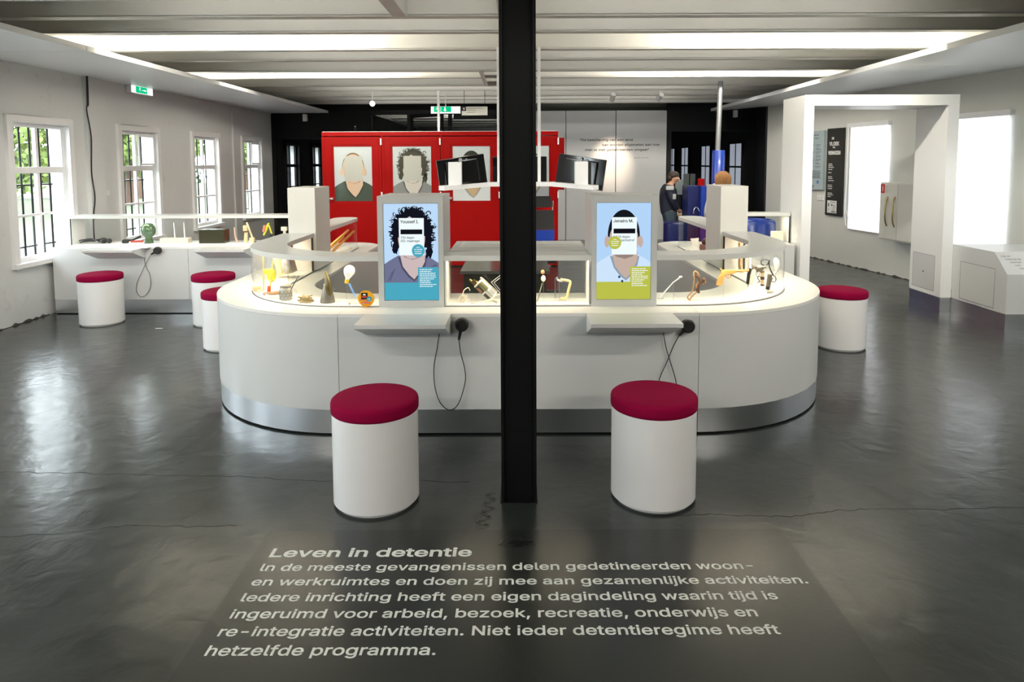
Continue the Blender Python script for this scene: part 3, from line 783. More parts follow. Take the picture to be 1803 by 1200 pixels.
# sloping-bottomed ledges under the screens
def ledge(x0, x1, yf, yb, z, parent, m='lam'):
    g = G(); g.prism([(yf, z), (yf, z - .022), (yb, z - .118), (yb, z)], x0, x1, 'x')
    return g.build('ledge', m, parent, smooth=False, bevel=.0015)
ledge(-.892, -.392, 3.63, 3.898, .7235, dc); ledge(.394, .894, 3.635, 3.898, .7235, dc)
# grey shelf panel between the kiosks on the staff side, with a sheet of raised print on it
G().box(-.44, .45, 4.345, 4.88, 1.014, 1.034).build('rear_panel', 'kiosk', dc, smooth=False, bevel=.002)
G().box(-.43, .44, 4.294, 4.344, 1.006, 1.020).build('rear_panel_gap', 'blk', dc, smooth=False)
P = Pic(frame((-.395, 4.53, 1.0345), (1, 0, 0), (0, 1, 0)))
P.rect(0, .83, 0, .30, 'paper')
for i in range(9): P.lines(.03, .265 - i * .028, .77, 1, 0, .005, pr('pale print', (.42, .42, .42)), seed=i, minw=.8)
sheet = P.build('printed_sheet'); tag(sheet, 'white sheet of fine print lying on the grey rear panel behind the column', 'sheet')
# case light: warm strips under the top shelf
WARM = (1, .84, .60)
def caselight(x, y, L, ang, p):
    d = bpy.data.lights.new('case_light', 'AREA'); d.shape = 'RECTANGLE'; d.size = L; d.size_y = .03; d.energy = p; d.color = WARM
    o = bpy.data.objects.new('case_light', d); COL.objects.link(o); o.location = (x, y, .998); o.rotation_euler = (0, 0, ang)
for x, L in ((-1.06, .36), (0, .86), (1.06, .36)): caselight(x, 4.15, L, 0, 2.0 * L)
for sx in (-1, 1):
    for t in (25, 50, 75): caselight(sx * (1.05 + .77 * sin(radians(t))), 4.925 - .77 * cos(radians(t)), .32, sx * radians(t), .62)
    for y in (5.1, 5.7, 6.4): caselight(sx * 1.80, y, .5, pi / 2, 1.3)

# ------------------------------------------------------------------ information kiosks with portrait screens
def kiosk(x0, x1, side, label, name, days, second, block, shirt, skin, hair, style, badge_x, badge_y):
    k = thing('info_kiosk', label, 'kiosk', ((x0 + x1) / 2, 4.3, .7245), 'information kiosks on the front counter')
    y0, y1 = 4.088, 4.50; z0, z1 = .7245, 1.398; sx0, sx1 = x0 + .034, x0 + .366
    if side > 0: sx0, sx1 = x0 + .029, x0 + .361
    g = G()                                                         # housing: frame round the screen and body behind it
    g.box(x0, sx0, y0, y1, z0, z1); g.box(sx1, x1, y0, y1, z0, z1); g.box(sx0, sx1, y0, y1, z0, .764); g.box(sx0, sx1, y0, y1, 1.354, z1); g.box(sx0, sx1, y0 + .03, y1, .764, 1.354)
    bmesh.ops.remove_doubles(g.bm, verts=g.bm.verts, dist=1e-5)
    g.build('housing', 'kiosk', k, smooth=False)
    W_, H_ = sx1 - sx0 - .004, 1.354 - .764 - .004
    G().box(sx0 + .001, sx1 - .001, y0 + .010, y0 + .03, .765, 1.353).build('display_panel', 'gloss', k, smooth=False)
    P = Pic(frame((sx0 + .002, y0 + .0095, .766), (1, 0, 0), (0, 0, 1)).copy())
    e = .70
    c = lambda n, col: pr(n, col, e)
    w, h = W_, H_
    def blocks(P):
        bl = c('block%s' % (block,), block); wt = c('white', (.93, .97, 1.)); bk = c('black', (.006, .006, .01)); gr = c('grey text', (.10, .12, .14))
        P.rect(0, w, 0, h * .183, bl); P.rect(w * .62, w, h * .183, h * .342, bl)
        P.text(name, .034, w * .31, h * .80, bk, .0006, width=w * (.33 if side < 0 else .36))
        P.rect(w * .31, w * .71, h * .685, h * .735, bk)
        P.text(days, .026, w * .31, h * .64, gr, .0003, width=w * (.25 if side < 0 else .30))
        P.text(second, .026, w * (.31 if side < 0 else .44), h * .605, gr, .0003, width=w * (.35 if side < 0 else .255))
        P.oval(w * badge_x, h * badge_y, w * .117, h * .068, bl, 28)
        for i, t in enumerate(('RAAK', 'HET SCHERM', 'AAN OM TE', 'BEGINNEN')):
            P.text(t, .011, w * badge_x, h * (badge_y + .029 - i * .021), wt, .0003, align='CENTER')
        P.lines(w * .65, h * .315, w * .31, 10, h * .0195, h * .008, wt, seed=int(badge_x * 100), minw=.6)
    portrait(P, w, h, (.44, .65, .92) if side > 0 else (.50, .70, .93), skin, hair, shirt, (.86, .95, .96), e, style, blocks)
    if side > 0:
        for (a, b) in ((.42, .235), (.475, .19)): P.oval(w * a, h * b, w * .022, h * .013, c('button', (.03, .05, .09)), 14)
    else:
        fl = c('fold', (.06, .07, .13))
        for a, b, t in ((.10, .20, .33), (.06, .20, .30), (.93, .345, .37)): P.poly([(w * a, h * b), (w * (a + .012), h * b), (w * (a + .10), h * t), (w * (a + .088), h * t)] if a < .5 else [(w * .86, h * .345), (w * .875, h * .345), (w * .97, h * .36), (w * .96, h * .37)], fl)
    P.build('screen_image', k)
    return k
kiosk(-.846, -.450, -1, 'grey kiosk with a blue screen of a curly-haired portrait, left of the column', 'Youssef I.', '730 dagen', 'ISD-maatregel', (.07, .39, .52), (.16, .17, .28), (.60, .48, .48), (.006, .007, .014), 'curly', .63, .515)
kiosk(.443, .839, 1, 'grey kiosk with a yellow-green screen of a short-haired portrait, right of the column', 'Jenairo M.', '1.278 dagen', 'gevangenisstraf'[5:], (.49, .52, .07), (.60, .76, .94), (.55, .42, .36), (.008, .009, .014), 'short', .335, .59)

def pillar(x0, x1, label):
    k = thing('info_kiosk', label, 'kiosk', ((x0 + x1) / 2, 5.65, .7345), 'kiosks on the side arms')
    g = G(); g.box(x0, x1, 5.45, 5.87, .7345, 1.40); g.build('housing', 'pillar', k, smooth=False, bevel=.004)
    s = -1 if x0 < 0 else 1; xo = x0 if s < 0 else x1
    G().box(min(xo, xo + s * .004), max(xo, xo + s * .004), 5.49, 5.83, .78, 1.36).build('screen', 'gloss', k, smooth=False)
    return k
pillar(-1.842, -1.622, 'cream kiosk pillar seen side-on, standing on the left arm of the counter')
pillar(1.622, 1.842, 'cream kiosk pillar seen side-on, standing on the right arm of the counter')

# ------------------------------------------------------------------ listening handsets with their cords
def smooth_path(pts, n=8):
    pts = [V(p) for p in pts]; out = []
    P = [pts[0]] + pts + [pts[-1]]
    for i in range(1, len(P) - 2):
        for k in range(n):
            t = k / n; a, b, c, d = P[i - 1], P[i], P[i + 1], P[i + 2]
            out.append(.5 * ((2 * b) + (c - a) * t + (2 * a - 5 * b + 4 * c - d) * t * t + (3 * b - 3 * c + d - a) * t ** 3))
    out.append(pts[-1]); return out
def handset(c, face, hx, hz, cord, label):
    """c: centre of the ear cup on the counter front; face: y of the counter front; hx,hz: end of the grip"""
    t = thing('listening_handset', label, 'handset', (c[0], face, c[1]), 'listening handsets hung on the counters')
    m = Matrix.Translation((c[0], face - .001, c[1])) @ Matrix.Rotation(pi / 2, 4, 'X')
    G().lathe([(.0, 0), (.022, 0), (.028, .006), (.037, .012), (.040, .03), (.038, .05), (.030, .058), (.028, .054), (0, .052)], n=28, mtx=m).build('ear_cup', 'rub', t)
    ex, ez = hx, hz; d = V((ex - c[0], 0, ez - c[1])); u = d.normalized()
    p0 = V((c[0], face - .04, c[1])) + u * .030; p1 = V((ex, face - .035, ez))
    q = [p0.lerp(p1, k / 8) for k in range(9)]
    g = G(); g.tube(q, [.012, .011, .010, .0085, .010, .008, .0095, .007, .0085], 10); g.build('grip', 'rub', t)
    pts = smooth_path([tuple(p1)] + [(a, face - .02, b) for a, b in cord[:-1]] + [(cord[-1][0], face - .014, cord[-1][1])])
    g = G(); g.tube(pts, .0028, 6); g.build('cord', 'rub', t)
    return t
handset((-.325, .669), 3.898, -.343, .583, [(-.335, .50), (-.312, .40), (-.312, .32), (-.35, .20), (-.40, .16), (-.455, .20), (-.487, .30), (-.49, .42), (-.47, .53), (-.457, .62)], 'black listening handset with looping cord on the counter front, left of the column')
handset((.975, .655), 3.898, .925, .60, [(.895, .53), (.86, .44), (.82, .345), (.80, .24), (.82, .17), (.88, .16), (.92, .22), (.915, .32), (.88, .44), (.855, .52), (.838, .615)], 'black listening handset at the right ledge of the counter, its cord crossing itself')

# ------------------------------------------------------------------ the counter at the left wall
lc = thing('wall_counter', 'long white display counter with glass case below the left windows', 'display counter', (-3.7, 7.4, 0))
for a, b in ((-4.935, -3.5), (-3.497, -2.28)):
    G().box(a, b, 7.18, 7.80, .155, .694).build('front_panel', 'lam', lc, smooth=False, bevel=.001)
G().box(-4.935, -2.28, 7.184, 7.795, .01, .154).build('kickplate', 'steel', lc, smooth=False)
G().box(-4.93, -2.29, 7.20, 7.78, 0, .01).build('plinth_foot', 'blk', lc, smooth=False)
G().box(-4.935, -2.28, 7.18, 7.80, .695, .715).build('worktop', 'top', lc, smooth=False, bevel=.001)
G().box(-4.85, -2.30, 7.38, 7.60, .7155, .724).build('display_base', 'case', lc, smooth=False)
for y in (7.37, 7.605): G().box(-4.85, -2.30, y, y + .005, .7155, 1.003).build('glass_pane', 'glass', lc, smooth=False)
G().box(-4.86, -2.29, 7.365, 7.615, 1.003, 1.036).build('top_shelf', 'shelf', lc, smooth=False, bevel=.002)
for x in (-4.85,): G().box(x, x + .008, 7.376, 7.604, .7245, 1.003).build('case_end', 'case', lc, smooth=False)
for x, y in ((-4.855, 7.368), (-4.75, 7.60)): G().box(x, x + .008, y, y + .008, .716, 1.003).build('case_post', 'rub', lc, smooth=False)
ledge(-4.46, -3.945, 6.92, 7.178, .7145, lc); ledge(-3.31, -2.80, 6.92, 7.178, .7145, lc)
for x in (-4.3, -3.6, -2.9): 
    d = bpy.data.lights.new('case_light', 'AREA'); d.shape = 'RECTANGLE'; d.size = .6; d.size_y = .03; d.energy = .6; d.color = (1, .93, .8)
    o = bpy.data.objects.new('case_light', d); COL.objects.link(o); o.location = (x, 7.43, .998)
handset((-3.80, .685), 7.178, -3.865, .645, [(-3.93, .56), (-3.98, .46), (-4.035, .35), (-4.05, .25), (-4.01, .19), (-3.95, .21), (-3.90, .30), (-3.90, .42), (-3.94, .52), (-3.955, .62)], 'black listening handset with hanging cord on the left wall counter')
for x, y, a in ((-4.13, 7.12, .2), (-3.96, 7.20, -.1), (-3.05, 7.10, .1), (-2.88, 7.12, 0)):
    mt = Matrix.Translation((x, y - .06, .7152)) @ Matrix.Rotation(a, 4, 'Z')
    P = Pic(mt); P.rect(-.07, .07, -.05, .05, 'paper'); P.lines(-.055, .03, .1, 4, .018, .005, pr('grey print', (.3, .3, .3)), 3)
    tag(P.build('info_card'), 'small printed card lying on a ledge of the left wall counter', 'card', 'cards on the left wall counter')

rc_ = thing('wall_counter', 'short white display counter with glass case beside the white gate frame', 'display counter', (2.6, 7.4, 0))
G().box(2.23, 2.93, 7.18, 7.72, .155, .703).build('front_panel', 'lam', rc_, smooth=False, bevel=.001)
G().box(2.23, 2.93, 7.184, 7.716, .01, .154).build('kickplate', 'steel', rc_, smooth=False)
G().box(2.24, 2.92, 7.20, 7.70, 0, .01).build('plinth_foot', 'blk', rc_, smooth=False)
G().box(2.23, 2.93, 7.18, 7.72, .704, .715).build('worktop', 'top', rc_, smooth=False)
for y in (7.37, 7.575): G().box(2.25, 2.945, y, y + .005, .7155, 1.003).build('glass_pane', 'glass', rc_, smooth=False)
G().box(2.24, 2.95, 7.365, 7.585, 1.003, 1.036).build('top_shelf', 'shelf', rc_, smooth=False, bevel=.002)
G().box(2.936, 2.944, 7.376, 7.574, .7155, 1.003).build('case_end', 'case', rc_, smooth=False)
G().box(2.94, 2.948, 7.366, 7.374, .7155, 1.003).build('case_post', 'rub', rc_, smooth=False)
o = G().box(2.78, 2.90, 7.42, 7.48, .7155, .83, bev=.004).build('cream_box', 'bone'); tag(o, 'small cream box in the glass case beside the white gate frame', 'box')
d = bpy.data.lights.new('case_light', 'AREA'); d.shape = 'RECTANGLE'; d.size = .5; d.size_y = .03; d.energy = 1.0; d.color = WARM
o = bpy.data.objects.new('case_light', d); COL.objects.link(o); o.location = (2.65, 7.43, .998)

# ------------------------------------------------------------------ stools
def stool():
    t = thing('round_stool', '', 'stool', (0, 0, 0), 'white stools with crimson cushions')
    G().lathe([(.185, 0), (.185, .012), (.197, .012), (.2, .015), (.2, .437), (.197, .44), (.0, .44)], n=64).build('base', 'stool', t)
    G().lathe([(.0, .44), (.200, .44), (.204, .444), (.205, .455), (.205, .482), (.202, .492), (.195, .498), (.180, .502), (.10, .504), (0, .505)], n=64).build('cushion', 'crim', t, cut=80)
    return t
st0 = stool()
STO = [(-.680, 3.150, 'white cylindrical stool with crimson cushion in front of the counter, left of the column'),
       (.645, 3.178, 'white cylindrical stool with crimson cushion in front of the counter, right of the column'),
       (-4.20, 6.79, 'stool with crimson cushion standing at the left wall counter, nearest the window wall'),
       (-3.045, 6.75, 'stool with crimson cushion at the second ledge of the left wall counter'),
       (-2.545, 5.88, 'stool mostly hidden behind the left corner of the curved counter'),
       (2.785, 5.80, 'stool with crimson cushion to the right of the curved counter')]
for i, (x, y, lab) in enumerate(STO):
    s = st0 if i == 0 else copy_tree(st0)
    s.location = (x, y, 0); s['label'] = lab

# ================================================================== WHITE GATE FRAME AND LOW CABINET
gt = thing('gate_frame', 'tall white gate-like frame standing at the right wall', 'frame', (3.7, 7.4, 0))
g = G(); g.box(2.962, 3.062, 7.11, 7.68, .155, 2.275); g.box(4.448, 4.562, 7.11, 7.68, .155, 2.275); g.box(3.062, 4.448, 7.11, 7.68, 2.165, 2.275)
g.build('portal', mat('bright white panel', (.86, .87, .86), .35), gt, smooth=False)
for a, b in ((2.962, 3.062), (4.448, 4.562)): G().box(a + .003, b - .003, 7.114, 7.676, 0, .154).build('kickplate', 'steel', gt, smooth=False)
g = G(); g.box(4.4455, 4.448, 7.23, 7.62, .205, .575); g.build('hatch', 'lam', gt, smooth=False, bevel=.001)
G().lathe([(0, 0), (.008, 0), (.008, .003), (0, .003)], (0, 0, 0), 12, Matrix.Translation((4.4455, 7.42, .387)) @ Matrix.Rotation(-pi / 2, 4, 'Y')).build('lock', 'blk', gt)
g = G(); 
for (a, b, c, d_) in ((7.225, 7.625, .200, .203), (7.225, 7.625, .577, .580), (7.225, 7.228, .2, .58), (7.622, 7.625, .2, .58)): g.box(4.4470, 4.4478, a, b, c, d_)
g.build('hatch_gap', 'blk', gt, smooth=False)
lcab = thing('low_cabinet', 'low white cabinet with sloping text panel, in front of the gate frame', 'cabinet', (4.9, 6.7, 0))
XR = 5.42
g = G(); g.prism([(6.306, .155), (6.306, .532), (6.49, .722), (7.108, .722), (7.108, .155)], 4.565, XR, 'x'); g.build('body', 'lam', lcab, smooth=False, bevel=.001)
G().box(4.568, XR - .003, 6.309, 7.105, 0, .154).build('kickplate', 'steel', lcab, smooth=False)
G().box(4.5625, 4.565, 6.475, 6.975, .182, .555).build('hatch', 'lam', lcab, smooth=False, bevel=.001)
g = G()
for (a, b, c, d_) in ((6.468, 6.982, .176, .179), (6.468, 6.982, .559, .562), (6.468, 6.471, .176, .562), (6.979, 6.982, .176, .562)): g.box(4.5643, 4.5649, a, b, c, d_)
g.build('hatch_gap', 'blk', lcab, smooth=False)
sl = V((0, .184, .19)).normalized()
fm = lambda x, t: frame(V((x, 6.306, .532)) + sl * t + V((0, -.001, .001)), (1, 0, 0), sl)
text('panel_text', [text_geo(t, .034, fm(4.60 + i * .028, .205 - i * .036), 0, width=w_) for i, (t, w_) in enumerate((('Leg uw', .09), ('hand op de', .145), ('scanner', .105), ('voor', .055), ('toegang', .11)))], 'ink', lcab)

# ================================================================== RIGHT WALL FITTINGS
def rp(y, d, z): return RMX @ V((d, rw(y), z))
def rwpic(y_left, z, d):       # left edge as seen from the room is the far end
    return frame(rp(y_left, d, z), -RD, (0, 0, 1))
sg = thing('wall_sign', 'pale blue-grey notice panel on the right wall, seen through the gate frame', 'sign', rp(11.1, 0, 1.13))
g = G(); g.box(.004, .05, rw(10.93), rw(11.34), 1.13, 2.08, mtx=RMX); g.build('panel', mat('pale blue grey panel', (.38, .46, .48), .4), sg, smooth=False, bevel=.003)
L_ = (11.34 - 10.93) / RD.y
P = Pic(rwpic(11.34, 1.13, .0505)); dk = pr('dark print', (.03, .04, .05))
P.text('ACTIVITEITEN', .038, .03, .87, dk, .001, width=.24); P.text('BIJ HET THEMA', .034, .03, .82, dk, .0008, width=.25)
for i in range(7): P.lines(.02, .72 - i * .058, .16, 2, .020, .007, dk, i); P.lines(.21, .72 - i * .058, .15, 2, .020, .007, dk, i + 50)
P.lines(.02, .30, .35, 6, .022, .008, dk, 4, .9); P.rect(.26, .32, .10, .15, pr('blue mark', (.12, .25, .45))); P.lines(.05, .12, .10, 1, .02, .014, dk, 3); P.rect(.155, .175, .03, .07, dk)
P.build('printing', sg)
sg = thing('wall_sign', 'tall black sign with white lettering on the right wall, seen through the gate frame', 'sign', rp(10.6, 0, .75))
g = G(); g.box(.004, .035, rw(10.46), rw(10.87), .74, 2.10, mtx=RMX); g.build('panel', mat('black sign board', (.012, .012, .010), .35), sg, smooth=False, bevel=.003)
P = Pic(rwpic(10.87, .74, .0356)); wt = pr('white print', (.75, .75, .72))
P.text('DE', .062, .125, 1.19, wt, .003); P.text('VLOEK', .105, .065, 1.095, wt, .004, width=.24); P.text('VAN', .042, .15, 1.055, wt, .002); P.text('VEENHUIZEN', .10, .045, .955, wt, .004, width=.30)
for z, n in ((.80, 3), (.715, 1), (.665, 1), (.60, 2), (.54, 1), (.47, 2), (.415, 1), (.345, 2), (.29, 1)): P.lines(.06, z, .15, n, .026, .012, wt, int(z * 100), .5)
P.rect(.06, .30, .04, .235, wt); P.lines(.14, .205, .13, 1, .02, .008, dk, 2); P.rect(.085, .11, .14, .19, dk); P.oval(.18, .165, .016, .016, dk, 14); P.lines(.21, .16, .07, 3, .018, .006, dk, 5); P.lines(.085, .10, .05, 2, .02, .006, dk, 7); P.lines(.2, .10, .08, 2, .02, .006, dk, 8); P.rect(.17, .28, .055, .068, dk)
P.build('printing', sg)
sk = thing('socket', 'small white double wall socket below the pale notice panel', 'socket', rp(11.0, 0, .97))
g = G(); g.box(.001, .02, rw(10.94), rw(11.11), .96, 1.04, mtx=RMX); g.build('plate', 'white', sk, smooth=False, bevel=.004)
g = G()
for a in (10.985, 11.065):
    g.lathe([(0, 0), (.022, 0), (.022, .002), (0, .002)], n=16, mtx=Matrix.Translation(rp(a, .0205, 1.0)) @ RN.to_track_quat('Z', 'Y').to_matrix().to_4x4())
g.build('outlet', 'cream', sk)
fc = thing('hose_cabinet', 'cream fire hose cabinet with two bow handles, mounted on the right wall', 'cabinet', rp(8.9, 0, .53))
g = G(); g.box(.002, .255, rw(8.64), rw(9.33), .53, 1.305, mtx=RMX); g.build('body', 'cream', fc, smooth=False, bevel=.005)
for a, b in ((8.66, 8.985), (8.992, 9.315)): 
    g = G(); g.box(.2552, .270, rw(a), rw(b), .55, 1.285, mtx=RMX); g.build('door', 'cream', fc, smooth=False, bevel=.003)
for a in (9.03, 9.17):
    g = G(); g.tube(smooth_path([rp(a, .268, 1.12), rp(a - .005, .300, 1.05), rp(a - .01, .31, .92), rp(a - .005, .300, .79), rp(a, .268, .72)], 6), .009, 8); g.build('handle', 'brass', fc)
P = Pic(rwpic(9.305, 1.16, .2705)); P.rect(0, .075, 0, .12, pr('red sticker', (.55, .01, .01))); P.rect(.028, .046, .02, .10, pr('white print', (.75, .75, .72))); P.build('sticker', fc)
g = G(); g.box(.002, .05, rw(12.15), rw(12.25), 0, 2.6, mtx=RMX); struct(g.build('trim_5', 'wall_r', smooth=False))

# ================================================================== SIGNS ON THE LEFT AND AT THE BACK
gl = emit('lit green sign', (.0, .55, .24), .75); gw = emit('lit white sign', (.95, 1, .95), .8)
def runner(P, x, y, s, m):
    P.oval(x, y + .46 * s, .07 * s, .07 * s, m, 12)
    P.poly([(x - .07 * s, y + .38 * s), (x + .08 * s, y + .36 * s), (x + .05 * s, y + .10 * s), (x - .10 * s, y + .12 * s)], m)
    P.poly([(x - .05 * s, y + .36 * s), (x - .26 * s, y + .26 * s), (x - .24 * s, y + .20 * s), (x - .06 * s, y + .28 * s)], m)
    P.poly([(x + .05 * s, y + .34 * s), (x + .24 * s, y + .22 * s), (x + .21 * s, y + .17 * s), (x + .04 * s, y + .26 * s)], m)
    P.poly([(x + .05 * s, y + .14 * s), (x + .22 * s, y + .02 * s), (x + .20 * s, y - .16 * s), (x + .13 * s, y - .16 * s), (x + .13 * s, y), (x - .02 * s, y + .10 * s)], m)
    P.poly([(x - .10 * s, y + .14 * s), (x - .16 * s, y - .02 * s), (x - .36 * s, y - .06 * s), (x - .36 * s, y), (x - .20 * s, y + .04 * s), (x - .06 * s, y + .18 * s)], m)
es = thing('exit_sign', 'green and white lit emergency exit sign high on the left wall', 'exit sign', (-4.99, 9.05, 2.52))
g = G(); g.box(-4.999, -4.92, 8.80, 9.32, 2.50, 2.598, bev=.0); g.build('housing', 'white', es, smooth=False, bevel=.01)
P = Pic(frame((-4.917, 8.80, 2.503), (0, 1, 0), (0, 0, 1)))
P.rect(.0, .51, .0, .094, gw); P.rect(.10, .40, .008, .090, gl); runner(P, .195, .045, .085, gw)
P.poly([(.25, .042), (.31, .042), (.31, .03), (.345, .048), (.31, .066), (.31, .054), (.25, .054)], gw); P.rect(.362, .395, .012, .086, gw)
P.build('sign_face', es)
es = thing('exit_sign', 'green and white lit emergency exit sign hanging at the back, above the red wall', 'exit sign', (-1.16, 11, 2.4))
g = G(); g.box(-1.405, -.925, 11.16, 11.22, 2.385, 2.50); g.tube([(-1.165, 11.19, 2.50), (-1.165, 11.19, 2.75)], .006, 6); g.build('housing', 'white', es, smooth=False)
P = Pic(frame((-1.40, 11.159, 2.39), (1, 0, 0), (0, 0, 1)))
P.rect(0, .47, 0, .105, gw); P.rect(.045, .325, .018, .105, gl); runner(P, .10, .055, .085, gw)
P.rect(.155, .162, .018, .105, gw); P.poly([(.215, .095), (.215, .055), (.195, .055), (.225, .026), (.255, .055), (.235, .055), (.235, .095)], gw)
P.build('sign_face', es)
hs = thing('hanging_sign', 'beige direction sign hanging at the back beside the green exit sign', 'sign', (-.7, 11, 2.35))
g = G(); g.box(-.905, -.488, 11.18, 11.192, 2.355, 2.495); g.build('panel', 'cream', hs, smooth=False)
g = G(); g.tube([(-.865, 11.186, 2.495), (-.865, 11.186, 2.75)], .004, 6); g.tube([(-.53, 11.186, 2.495), (-.53, 11.186, 2.75)], .004, 6); g.build('hanger', 'blk', hs)
P = Pic(frame((-.905, 11.179, 2.355), (1, 0, 0), (0, 0, 1)))
P.rect(0, .07, .07, .14, 'ink'); P.poly([(.03, .085), (.04, .085), (.04, .108), (.052, .108), (.035, .125), (.018, .108), (.03, .108)], wt)
for i, (t, w_) in enumerate((('Permanente tentoonstelling', .26), ('Museumcafé', .145), ('Museumwinkel', .125))): P.text(t, .022, .085, .108 - i * .034, 'ink', .0003, width=w_)
P.build('sign_face', hs)

# cables down the left wall
g = G(); pts = smooth_path([(-4.94, 7.93, 2.6), (-4.945, 7.93, 2.3), (-4.95, 7.92, 2.2), (-4.94, 7.96, 1.9), (-4.945, 7.94, 1.5), (-4.94, 7.97, 1.2), (-4.95, 7.93, .9), (-4.95, 7.95, .2)]); g.tube(pts, .007, 6); g.tube([p + V((0, .02, 0)) for p in pts[:12]], .006, 6)
tag(g.build('wall_cable', 'rub'), 'black cable running down the left wall between the first two windows in view', 'cable')
g = G(); g.box(-4.999, -4.985, 8.27, 8.34, 1.21, 1.28, bev=.003); tag(g.build('wall_switch', 'white', smooth=False), 'small white switch on the left wall right of the black cable', 'switch')

# spherical lamp, spotlights and sensors near the back ceiling
def px2(x, y, Y): return ((x - 912) / 1202 * Y, 1.6 + (285 - y) / 1202 * Y)
x, z = px2(659, 183, 11.19)
t = thing('globe_lamp', 'small round white lamp hanging from the beams above the red wall', 'lamp', (x, 11.19, z))
G().ball((x, 11.19, z), .045, 20).build('globe', emit('lit globe', (1, .92, .80), 1.6), t)
G().tube([(x, 11.19, z + .04), (x, 11.19, 2.75)], .008, 8).build('stem', 'white', t)
for (px_, py_, lab, on) in ((1078, 182, 'left one of the two white ceiling spotlights above the quotation', 0), (1160, 180, 'right one of the two white ceiling spotlights above the quotation', 1)):
    x, z = px2(px_, py_, 11.20)
    t = thing('ceiling_spotlight', lab, 'spotlight', (x, 11.20, 2.76), 'ceiling spotlights above the quotation')
    G().tube([(x, 11.20, 2.75), (x, 11.20, 2.68)], .01, 8).build('stem', 'white', t)
    d = V((-.25, .85, -.45)).normalized() if on else V((-.1, .8, -.6)).normalized()
    c = V((x, 11.20, 2.64)); G().tube([c - d * .07, c + d * .07], .042, 20).build('lamp_head', 'white', t)
spt = bpy.data.lights.new('spotlight', 'SPOT'); spt.energy = 190; spt.color = (1, .78, .58); spt.spot_size = radians(36); spt.spot_blend = 1.; spt.shadow_soft_size = .03
o = bpy.data.objects.new('spotlight', spt); COL.objects.link(o); o.location = (1.9, 12.6, 2.62)
o.rotation_euler = (V((1.90, 13.93, 1.58)) - o.location).to_track_quat('-Z', 'Y').to_euler()
for i, (px_, py_, lab) in enumerate(((541, 207, 'small white box sensor on the black wall left of the red wall'), (1292, 203, 'small white box sensor on the black wall right of the blue pole'))):
    x, z = px2(px_, py_, 13.8); tag(G().box(x - .035, x + .035, 13.75, 13.85, z - .07, z + .07, bev=.005).build('wall_sensor', 'white', smooth=False), lab, 'sensor')

# ================================================================== MONITORS HUNG INSIDE THE COUNTER
YB = 7.0
rig = thing('monitor_rig', 'white ceiling-hung bar with poles that carries the black monitors', 'rig', (0, YB, 1.38))
for x in (-.195, .22): G().box(x - .016, x + .016, YB + .03, YB + .062, 1.36, 2.76).build('pole', 'white', rig, smooth=False)
g = G()
bp = [(-.74, YB - .30, 1.345), (-.32, YB, 1.372), (.36, YB, 1.372), (.76, YB - .28, 1.345)]
for (a, b) in zip(bp, bp[1:]):
    a, b = V(a), V(b); d = (b - a).normalized(); n = V((-d.y, d.x, 0)).normalized()
    vs = []
    for p in (a - d * .01, b + d * .01):
        vs.append([g.bm.verts.new(p + n * s1 * .055 + V((0, 0, s2 * .022))) for s1, s2 in ((-1, -1), (1, -1), (1, 1), (-1, 1))])
    for k in range(4): g.bm.faces.new((vs[0][k], vs[0][(k + 1) % 4], vs[1][(k + 1) % 4], vs[1][k]))
    g.bm.faces.new(vs[0][::-1]); g.bm.faces.new(vs[1])
g.build('bar', 'white', rig, smooth=False)
for x, y in ((-.62, YB - .22), (.63, YB - .20)): G().box(x - .065, x + .065, y - .04, y + .04, 1.37, 1.60).build('bracket', 'white', rig, smooth=False, bevel=.003)
def monitor(c, rz, tilt, label, w=.50, h=.31):
    t = thing('monitor', label, 'monitor', (0, 0, 0), 'monitors hung inside the counter')
    g = G(); g.box(-w / 2, w / 2, 0, .022, -h / 2, h / 2, bev=.004); g.box(-w * .34, w * .34, -.028, 0, -h * .36, h * .40, bev=.012); g.build('casing', 'gloss', t, smooth=False)
    P = Pic(frame((-.030, -.0285, .108), (1, 0, 0), (0, 0, 1))); lg = pr('grey logo', (.30, .30, .30))
    P.oval(.02, .02, .02, .02, lg, 20); P.text('LG', .045, .055, .004, lg, .0012); P.build('logo', t)
    G().box(-w / 2 + .012, w / 2 - .012, .0222, .0232, -h / 2 + .016, h / 2 - .012).build('display_panel', emit('dim monitor picture', (.12, .13, .15), .5), t, smooth=False)
    t.location = c; t.rotation_euler = (0, tilt, rz)
    return t
monitor((-.555, 6.86, 1.495), radians(22), radians(-8), 'black monitor seen from behind, left of the column, tilted')
monitor((.02, 7.10, 1.50), 0, 0, 'black monitor seen from behind, mostly hidden by the column', w=.56, h=.31)
monitor((.63, 6.88, 1.495), radians(-22), radians(8), 'black monitor seen from behind, right of the column, tilted')

